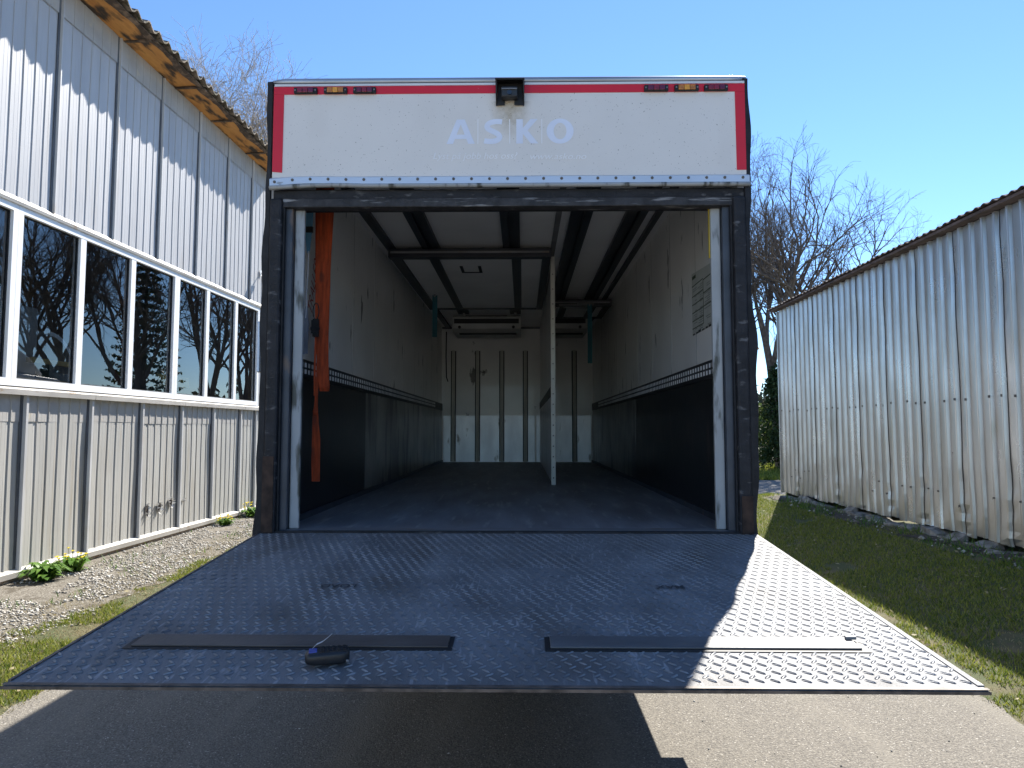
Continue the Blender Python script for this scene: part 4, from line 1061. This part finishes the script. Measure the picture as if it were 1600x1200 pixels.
# ------------------------------------------------------------------ straps and small things in the bay
def strap_wob(x, y, z0, z1, n, ax, ay, seed):
    r = random.Random(seed); p = [r.uniform(0, 6) for _ in range(4)]
    return [(x + ax * math.sin(2.2 * (z0 + (z1 - z0) * i / n) + p[0]), y + ay * math.sin(3.1 * (z0 + (z1 - z0) * i / n) + p[1]), z0 + (z1 - z0) * i / n) for i in range(n + 1)]
so = thing('load_strap', 'wide orange strap hanging in a long loop with knotted tail on left cargo wall', 'strap', (-1.13, 0.5, FL))
so.location = (0, 0, 0)
p_f = [(-1.118, 0.50, 3.30), (-1.118, 0.50, 3.05), (-1.125, 0.49, 2.75), (-1.128, 0.485, 2.4), (-1.118, 0.48, 2.15), (-1.108, 0.475, 2.02), (-1.10, 0.475, 1.95), (-1.105, 0.49, 1.928),
       (-1.118, 0.515, 1.945), (-1.128, 0.52, 2.02), (-1.132, 0.52, 2.2), (-1.136, 0.52, 2.6), (-1.14, 0.52, 3.0), (-1.14, 0.52, 3.30)]
build('loop', MB().ribbon(p_f, (1, 0.12, 0), [0.095, 0.095, 0.09, 0.08, 0.07, 0.062, 0.06, 0.055, 0.055, 0.06, 0.07, 0.09, 0.095, 0.095], (0, 1, 0), 0.004), 'strap_orange', so)
build('tail', MB().ribbon([(-1.138, 0.47, 2.25), (-1.142, 0.465, 1.98), (-1.145, 0.46, 1.86), (-1.147, 0.46, 1.80), (-1.146, 0.462, 1.74), (-1.142, 0.465, 1.64), (-1.143, 0.468, 1.5), (-1.14, 0.468, 1.392)],
                         (1, 0.1, 0), [0.016, 0.016, 0.018, 0.03, 0.036, 0.048, 0.05, 0.046], (0, 1, 0), 0.004), 'strap_orange', so)
build('knot', MB().tube([(-1.158, 0.457, 1.812), (-1.146, 0.452, 1.80), (-1.134, 0.457, 1.79)], [0.008, 0.016, 0.008], 8), 'strap_orange', so, smooth=True)
sb = thing('tie_strap', 'short blue strap with a pale cord hanging beside the white post', 'strap', (0, 0, 0))
build('webbing', MB().ribbon(strap_wob(-1.178, 0.36, 3.1, 2.74, 8, 0.002, 0.004, 2), (1, 0.2, 0), [0.05, 0.05, 0.05, 0.048, 0.046, 0.04, 0.034, 0.026, 0.014], (0, 1, 0), 0.004), 'strap_blue', sb)
build('buckle', MB().box(-1.205, -1.152, 0.352, 0.366, 2.86, 2.895), 'black', sb)
build('pull_cord', MB().tube([(-1.176, 0.36, 2.75), (-1.178, 0.36, 2.6), (-1.184, 0.36, 2.5), (-1.18, 0.36, 2.44), (-1.186, 0.36, 2.35)], 0.004, 6), 'cord', sb)
build('lower_webbing', MB().ribbon([(-1.182, 0.36, 2.42), (-1.186, 0.36, 2.33), (-1.190, 0.36, 2.24), (-1.192, 0.36, 2.14)], (1, 0.2, 0), [0.012, 0.034, 0.044, 0.044], (0, 1, 0), 0.004), 'strap_grey', sb)
rt = thing('ratchet_buckle', 'black ratchet buckle hanging on a thin loop left of the orange strap', 'ratchet', (0, 0, 0))
build('body', MB().box(-1.168, -1.132, 0.43, 0.455, 2.25, 2.36), 'black', rt, bevel=0.004)
build('handle', MB().box(-1.172, -1.128, 0.422, 0.429, 2.27, 2.35).cyl((-1.175, 0.43, 2.30), (-1.125, 0.43, 2.30), 0.012, 10), 'rubber', rt)
build('wire_loop', MB().tube([(-1.15 + 0.018 * math.sin(t), 0.44, 2.405 + 0.05 * math.cos(t)) for t in [i * 6.28 / 14 for i in range(15)]], 0.003, 6), 'black', rt)
build('webbing', MB().ribbon([(-1.15, 0.445, 2.25), (-1.152, 0.445, 2.05), (-1.15, 0.445, 1.9)], (1, 0, 0), 0.012, (0, 1, 0), 0.003), 'strap_orange', rt)
for (x, y, z0, z1, lab, sd) in ((-0.955, 4.4, 3.29, 2.79, 'teal strap hanging from the raised panel on the left of the cargo bay', 3),
                                (0.925, 4.86, 3.26, 2.52, 'teal strap hanging from the raised panel at the right rear', 4)):
    t_ = thing('hanging_strap', lab, 'strap', (0, 0, 0), 0, 'teal straps hanging from the ceiling panels')
    build('webbing', MB().ribbon(strap_wob(x, y, z0, z1, 8, 0.004, 0.004, sd), (1, 0.1, 0), 0.058, (0, 1, 0), 0.005), 'strap_teal', t_)
    build('hook', MB().tube([(x, y, z0 - 0.02), (x, y, z0 + 0.01)], 0.012, 8), 'flap', t_)
# handset on the platform
hs = thing('handset', 'black rubber handset with blue tab and pale strap lying on the tail lift', 'handset', (-0.462, -1.632, pz(-1.632) + 0.0035), R(16))
hs.rotation_euler = (-SL * 0.0 + 0.07, 0.0, R(16))
bm = bmesh.new(); bmesh.ops.create_uvsphere(bm, u_segments=24, v_segments=14, radius=1.0)
for v in bm.verts:
    c = v.co; e = lambda t, p: math.copysign(abs(t) ** p, t)
    v.co = Vector((e(c.x, 0.42) * 0.061 * (1 - 0.0 * c.y), e(c.y, 0.6) * 0.027, e(c.z, 0.55) * 0.019 * (1.0 + 0.12 * c.x) + 0.021))
me = bpy.data.meshes.new('body'); bm.to_mesh(me); bm.free(); me.materials.append(M['handset']); me.polygons.foreach_set('use_smooth', [True] * len(me.polygons))
link('body', me, hs)
for i in range(5):
    for j in range(3):
        build('button', MB().cyl((-0.012 + 0.0145 * i, -0.013 + 0.0125 * j, 0.034), (-0.012 + 0.0145 * i, -0.013 + 0.0125 * j, 0.0435), 0.0047, 8), 'black', hs)
build('keypad', MB().box(-0.024, 0.055, -0.019, 0.019, 0.037, 0.0405), 'rubber', hs, bevel=0.001)
build('blue_tab', MB().box(-0.050, -0.028, -0.014, 0.016, 0.0368, 0.0402), 'handset_blue', hs, bevel=0.001)
build('wrist_strap', MB().ribbon([(-0.040, 0.016, 0.040), (-0.030, 0.022, 0.048), (-0.014, 0.028, 0.052), (0.0, 0.034, 0.060), (0.012, 0.040, 0.068)], (0.3, 1, 0), [0.012, 0.013, 0.010, 0.005, 0.003], (0, 0, 1), 0.0015), 'cord', hs)
build('end_screw', MB().cyl((0.052, -0.026, 0.014), (0.056, -0.031, 0.014), 0.0035, 8), 'flap', hs)
# --- PLANTS ---
def tree_mesh(seed, height, r0, limbs, fork_h, levels, spread, upward, droop=0.0, lean=(0, 0), kid=(6, 5, 4, 4), tip=0.0055):
    """returns (trunk MB, crown MB): tapered trunk with wandering limbs, boughs and twigs."""
    r = random.Random(seed); tr = MB(); cr = MB()
    def path(p, d, length, rad, n, wob, up, rend):
        pts = [p.copy()]; rads = [rad]; d = d.copy()
        for i in range(n):
            d = (d + Vector((r.gauss(0, wob), r.gauss(0, wob), r.gauss(0, wob) + up))).normalized()
            p = p + d * length / n; pts.append(p); rads.append(rad + (rend - rad) * (i + 1) / n)
        return pts, rads, d
    def grow(p, d, length, rad, lev):
        n = (6, 6, 5, 4, 3, 3)[lev]; sides = (10, 7, 5, 4, 3, 3)[lev]
        up = (0.0, upward, upward * 0.8, upward * 0.4, -droop, -droop)[lev]
        pts, rads, dd = path(p, d, length, rad, n, (0.06, 0.13, 0.16, 0.18, 0.2, 0.2)[lev], up, max(tip * 0.9, rad * 0.42))
        (tr if lev == 0 else cr).tube(pts, rads, sides, cap=False)
        if lev >= levels: return
        kids = (limbs,) + kid + (0,)
        kids = kids[lev]
        for c in range(kids):
            t = (fork_h + (1 - fork_h) * (c + 0.5) / kids) if lev == 0 else r.uniform(0.40 if lev == 1 else 0.25, 1.0) if c < kids - 1 else 1.0
            f = t * n; i = min(n - 1, int(f)); q = pts[i].lerp(pts[i + 1], f - i)
            base_d = (pts[i + 1] - pts[i]).normalized()
            ang = r.uniform(0.35, 0.95) * spread * (1.0 if lev else 0.9)
            if c == kids - 1: ang *= 0.35
            ax = base_d.cross(Vector((r.gauss(0, 1), r.gauss(0, 1), r.gauss(0, 1)))).normalized()
            nd = (Matrix.Rotation(ang, 3, ax) @ base_d).normalized()
            ratio = r.uniform(0.45, 0.72) * (1.15 - 0.35 * t)
            grow(q, nd, length * (ratio if lev else r.uniform(0.62, 0.85) * height / length * 0.55 * (1.35 - 0.5 * t)), max(tip, rads[i] * (r.uniform(0.6, 0.8) if lev else r.uniform(0.6, 0.8))), lev + 1)
    grow(Vector((0, 0, -0.1)), Vector((lean[0], lean[1], 1)).normalized(), height * 0.52, r0, 0)
    top = max(v[2] for v in cr.v)
    k_ = height / top
    for m_ in (tr, cr): m_.v = [(x * k_, y * k_, z * k_) for x, y, z in m_.v]
    return tr, cr
def mesh_of(name, mb, m):
    me = bpy.data.meshes.new(name); me.from_pydata(mb.v, [], mb.f); me.update(); me.materials.append(M[m])
    me.polygons.foreach_set('use_smooth', [True] * len(me.polygons)); return me
def place_tree(name, meshes, loc, rotz, scale, label, group, cat='tree'):
    t = thing(name, label, cat, loc, rotz, group); t.scale = (scale, scale, scale)
    link('trunk', meshes[0], t); link('crown', meshes[1], t); return t
tA = tree_mesh(5, 15.4, 0.30, 5, 0.22, 5, 0.85, 0.15)
tB = tree_mesh(12, 15.8, 0.26, 6, 0.30, 5, 0.9, 0.13)
tC = tree_mesh(23, 20.0, 0.20, 11, 0.30, 5, 0.95, 0.10, droop=0.05, kid=(9, 8, 6, 4), tip=0.0075)
mA = (mesh_of('trunk', tA[0], 'bark'), mesh_of('crown', tA[1], 'bark'))
mB_ = (mesh_of('trunk', tB[0], 'bark'), mesh_of('crown', tB[1], 'bark'))
mC = (mesh_of('trunk', tC[0], 'birch'), mesh_of('crown', tC[1], 'birch'))
GT = 'bare trees across the road'
place_tree('bare_tree', mA, (11.4, 26.5, 0), 0.4, 1.0, 'large leafless tree nearest the truck, rising behind the far end of the shed', GT)
place_tree('bare_tree', mB_, (14.2, 28.0, 0), 1.7, 0.98, 'leafless tree spreading right over the shed roof', GT)
place_tree('bare_tree', mB_, (5.8, 30.0, 0), 3.0, 0.95, 'leafless tree behind the truck, mirrored in the far window panes', GT)
place_tree('bare_tree', mA, (1.2, 33.0, 0), 2.2, 0.92, 'leafless tree behind the truck cab, mirrored in the last window pane', GT)
place_tree('bare_tree', mA, (17.5, 24.0, 0), 4.6, 0.58, 'leafless tree hidden behind the shed, mirrored in the nearest window pane', GT)
place_tree('bare_tree', mB_, (8.2, 26.5, 0), 5.1, 0.9, 'leafless tree behind the truck, mirrored in the second window pane', GT)
place_tree('bare_tree', mB_, (3.4, 27.0, 0), 0.3, 0.8, 'smaller leafless tree behind the truck box, mirrored in the far panes', GT)
GB = 'birches behind the workshop'
place_tree('birch_tree', mC, (-14.6, 26.0, 0), 0.5, 0.93, 'tall birch with fine twigs rising over the middle of the orange eaves', GB)
place_tree('birch_tree', mC, (-12.4, 27.0, 0), 2.6, 0.84, 'shorter birch with fine twigs between the eaves and the truck', GB)
place_tree('birch_tree', mC, (-10.1, 31.0, 0), 4.0, 0.915, 'birch whose tip shows just above the truck roof', GB)
# leafy masses: many small leaf quads in clumps
def leaf_cloud(seed, clumps, n_per, size):
    r = np.random.default_rng(seed); Vs = []
    for (cx, cy, cz, rx, ry, rz) in clumps:
        d = r.normal(size=(n_per, 3)); d /= np.linalg.norm(d, axis=1)[:, None]
        rad = r.random(n_per) ** 0.45
        c = np.array([cx, cy, cz]) + d * rad[:, None] * np.array([rx, ry, rz])
        a = r.normal(size=(n_per, 3)); a /= np.linalg.norm(a, axis=1)[:, None]
        b = np.cross(a, r.normal(size=(n_per, 3))); b /= np.linalg.norm(b, axis=1)[:, None] + 1e-9
        s_ = size * (0.6 + 0.8 * r.random(n_per))[:, None]
        Vs.append(np.stack([c - a * s_ * 0.5, c + b * s_ * 0.28, c + a * s_ * 0.5, c - b * s_ * 0.28], 1))
    V = np.concatenate(Vs).reshape(-1, 3)
    return V, np.arange(len(V)).reshape(-1, 4)
rg = random.Random(77)
def shrub(name, loc, w, h, n_cl, per, size, m, label, seed, cat='shrub'):
    t = thing(name, label, cat, loc)
    cl = []
    for i in range(n_cl):
        a = rg.uniform(0, 6.28); q = rg.random() ** 0.6; z = rg.uniform(0.08, 0.95)
        k_ = (1 - 0.75 * z ** 1.6)
        cl.append((math.cos(a) * q * w * k_, math.sin(a) * q * w * k_, z * h, w * 0.28, w * 0.28, h * 0.11))
    V, F = leaf_cloud(seed, cl, per, size)
    link('foliage', np_mesh('foliage', V, F, m), t)
    st = MB()
    for i in range(5):
        a = rg.uniform(0, 6.28); st.tube([(0, 0, 0), (math.cos(a) * w * 0.2, math.sin(a) * w * 0.2, h * 0.4), (math.cos(a) * w * 0.4, math.sin(a) * w * 0.4, h * 0.85)], [0.05, 0.035, 0.01], 6)
    build('stem', st, 'bark', t)
shrub('evergreen_shrub', (10.75, 24.6, 0), 0.95, 4.3, 70, 150, 0.14, 'evergreen', 'dark evergreen shrub in the gap between the truck and the shed', 51)
shrub('leafy_bush', (9.35, 27.5, 0), 1.2, 3.3, 40, 120, 0.13, 'bush', 'lighter green bush behind the dark evergreen', 52, 'bush')
shrub('leafy_bush', (12.8, 33.0, 0), 3.0, 3.0, 50, 120, 0.2, 'bush', 'broad pale bush farther back beyond the evergreen', 53, 'bush')
# spruce mirrored in the window panes
sp = thing('spruce_tree', 'dark spruce behind the truck, mirrored in the middle window panes', 'tree', (8.9, 28.5, 0))
build('trunk', MB().tube([(0, 0, -0.1), (0.03, 0, 5), (0, 0.02, 10.8)], [0.2, 0.13, 0.02], 8), 'bark', sp)
cl = []
for i in range(26):
    z = 1.2 + 9.6 * i / 26; L_ = 2.5 * (1 - z / 11.4) + 0.15
    for k_ in range(7):
        a = 6.28 * k_ / 7 + i * 0.9 + rg.uniform(-.2, .2)
        for q in (0.35, 0.65, 0.95):
            cl.append((math.cos(a) * L_ * q, math.sin(a) * L_ * q, z - 0.28 * L_ * q * q, 0.16 + 0.1 * L_, 0.16 + 0.1 * L_, 0.08))
V, F = leaf_cloud(61, cl, 16, 0.17)
link('crown', np_mesh('crown', V, F, 'evergreen'), sp)
# far wood closing the horizon beyond the road
cl = []
for i in range(420):
    hz = rg.uniform(2.0, 5.5)
    cl.append((-190 + 400 * i / 420 + rg.uniform(-3, 3), rg.uniform(85, 135), hz * 0.75, rg.uniform(3, 6), 4, hz))
V, F = leaf_cloud(71, cl, 120, 1.3); V[:, 2] = np.abs(V[:, 2])
link('far_wood', np_mesh('far_wood', V, F, 'wood'), kind='stuff', label='far wood along the horizon')

rw = np.random.default_rng(91)
n = 1500
wx = 4.95 + 0.42 * rw.random(n); wy = -0.5 + 10.6 * rw.random(n)
kk = vnoise(wx + 4, wy + 4, 2.3, 93) > 0.5; wx, wy = wx[kk], wy[kk]
Vt, Ft = blades(wx, wy, 0.05, 0.17, 0.006, 94); Vt[:, 2] += bank(Vt[:, 0], Vt[:, 1])
n = 900
lx = -4.1 - 1.3 * rw.random(n) ** 0.7; ly = 1.5 + 9 * rw.random(n)
kk = vnoise(lx + 14, ly + 4, 2.0, 95) > 0.62; lx, ly = lx[kk], ly[kk]
Vu, Fu = blades(lx, ly, 0.03, 0.10, 0.006, 96)
link('tall_grass', np_mesh('tall_grass', np.concatenate([Vt, Vu]), np.concatenate([Ft, Fu + len(Vt)]), 'weed'), kind='stuff', label='taller dark grass tufts at the shed foot and in the gravel')
n = 420
dx_ = np.concatenate([3.1 + 2.1 * rw.random(n // 2), -4.9 + 1.8 * rw.random(n // 2)]); dy_ = 0.2 + 10 * rw.random(n) ** 1.4
c_ = np.stack([dx_, dy_, bank(dx_, dy_) + 0.018 + 0.02 * rw.random(n)], -1)
a_ = rw.normal(size=(n, 3)) * np.array([1, 1, 0.3]); a_ /= np.linalg.norm(a_, axis=1)[:, None]
b_ = np.cross(a_, rw.normal(size=(n, 3)) * np.array([0.4, 0.4, 1])); b_ /= np.linalg.norm(b_, axis=1)[:, None]
sz = (0.012 + 0.02 * rw.random(n))[:, None]
Vq = np.stack([c_ - a_ * sz, c_ + b_ * sz * 0.6, c_ + a_ * sz, c_ - b_ * sz * 0.6], 1).reshape(-1, 3)
link('dead_leaves', np_mesh('dead_leaves', Vq, np.arange(4 * n).reshape(-1, 4), 'straw'), kind='stuff', label='small dry leaves lying on the grass')
# dandelions and weeds along the cladding foot
def weed(loc, w, h, n_leaf, flowers, label, seed, name='dandelion'):
    r = random.Random(seed); t = thing(name, label, 'weed', loc, 0, 'weeds along the workshop wall')
    Vs = []; Fs = []; b = 0
    for i in range(n_leaf):
        a = r.uniform(0, 6.28); L_ = w * r.uniform(0.45, 1.0); hz = h * r.uniform(0.3, 1.0); wd = L_ * r.uniform(0.09, 0.16)
        o = Vector((r.uniform(-.3, .3) * w, r.uniform(-.25, .25) * w, 0)); dx, dy = math.cos(a), math.sin(a)
        prev = []
        for k_, (u, zz, ww) in enumerate(((0.05, 0.0, 0.3), (0.35, 0.75, 1.0), (0.7, 1.0, 0.9), (1.0, 0.72, 0.05))):
            c = o + Vector((dx * L_ * u, dy * L_ * u, hz * zz)); ww *= r.uniform(0.7, 1.2)
            Vs += [tuple(c + Vector((-dy, dx, 0)) * wd * ww), tuple(c - Vector((-dy, dx, 0)) * wd * ww)]
        for k_ in range(3): Fs.append((b + 2 * k_, b + 2 * k_ + 1, b + 2 * k_ + 3, b + 2 * k_ + 2))
        b += 8
    link('leaves', np_mesh('leaves', np.array(Vs), np.array(Fs), 'weed'), t)
    for i in range(flowers):
        x, y, z = r.uniform(-.75, .75) * w, r.uniform(-.5, .5) * w, h * r.uniform(0.75, 1.5)
        build('stem', MB().tube([(x * 0.5, y * 0.5, 0), (x * 0.8, y * 0.8, z * 0.6), (x, y, z)], 0.003, 5), 'weed', t)
        f = MB(); n = 14; rr = r.uniform(0.018, 0.028)
        f.add([(x, y, z + 0.012)] + [(x + rr * math.cos(6.283 * q / n) * (1 if q % 2 else 0.8), y + rr * math.sin(6.283 * q / n) * (1 if q % 2 else 0.8), z + 0.004 * (q % 2)) for q in range(n)] + [(x, y, z - 0.012)],
              [(0, 1 + q, 1 + (q + 1) % n) for q in range(n)] + [(n + 1, 1 + (q + 1) % n, 1 + q) for q in range(n)])
        build('flower', f, 'dandelion', t)
weed((-5.32, 4.15, 0), 0.25, 0.20, 150, 0, 'dense clump of green weeds without flowers at the nearest foot of the wall', 81, 'weed_clump')
weed((-5.30, 4.62, 0), 0.23, 0.18, 90, 16, 'dandelion clump with several yellow flowers right beside the dense weeds', 82)
weed((-5.20, 8.55, 0), 0.20, 0.13, 70, 18, 'low dandelion clump with yellow flowers midway along the wall foot', 83)
weed((-5.18, 9.75, 0), 0.24, 0.19, 90, 20, 'dandelion clump with yellow flowers nearest the truck', 84)
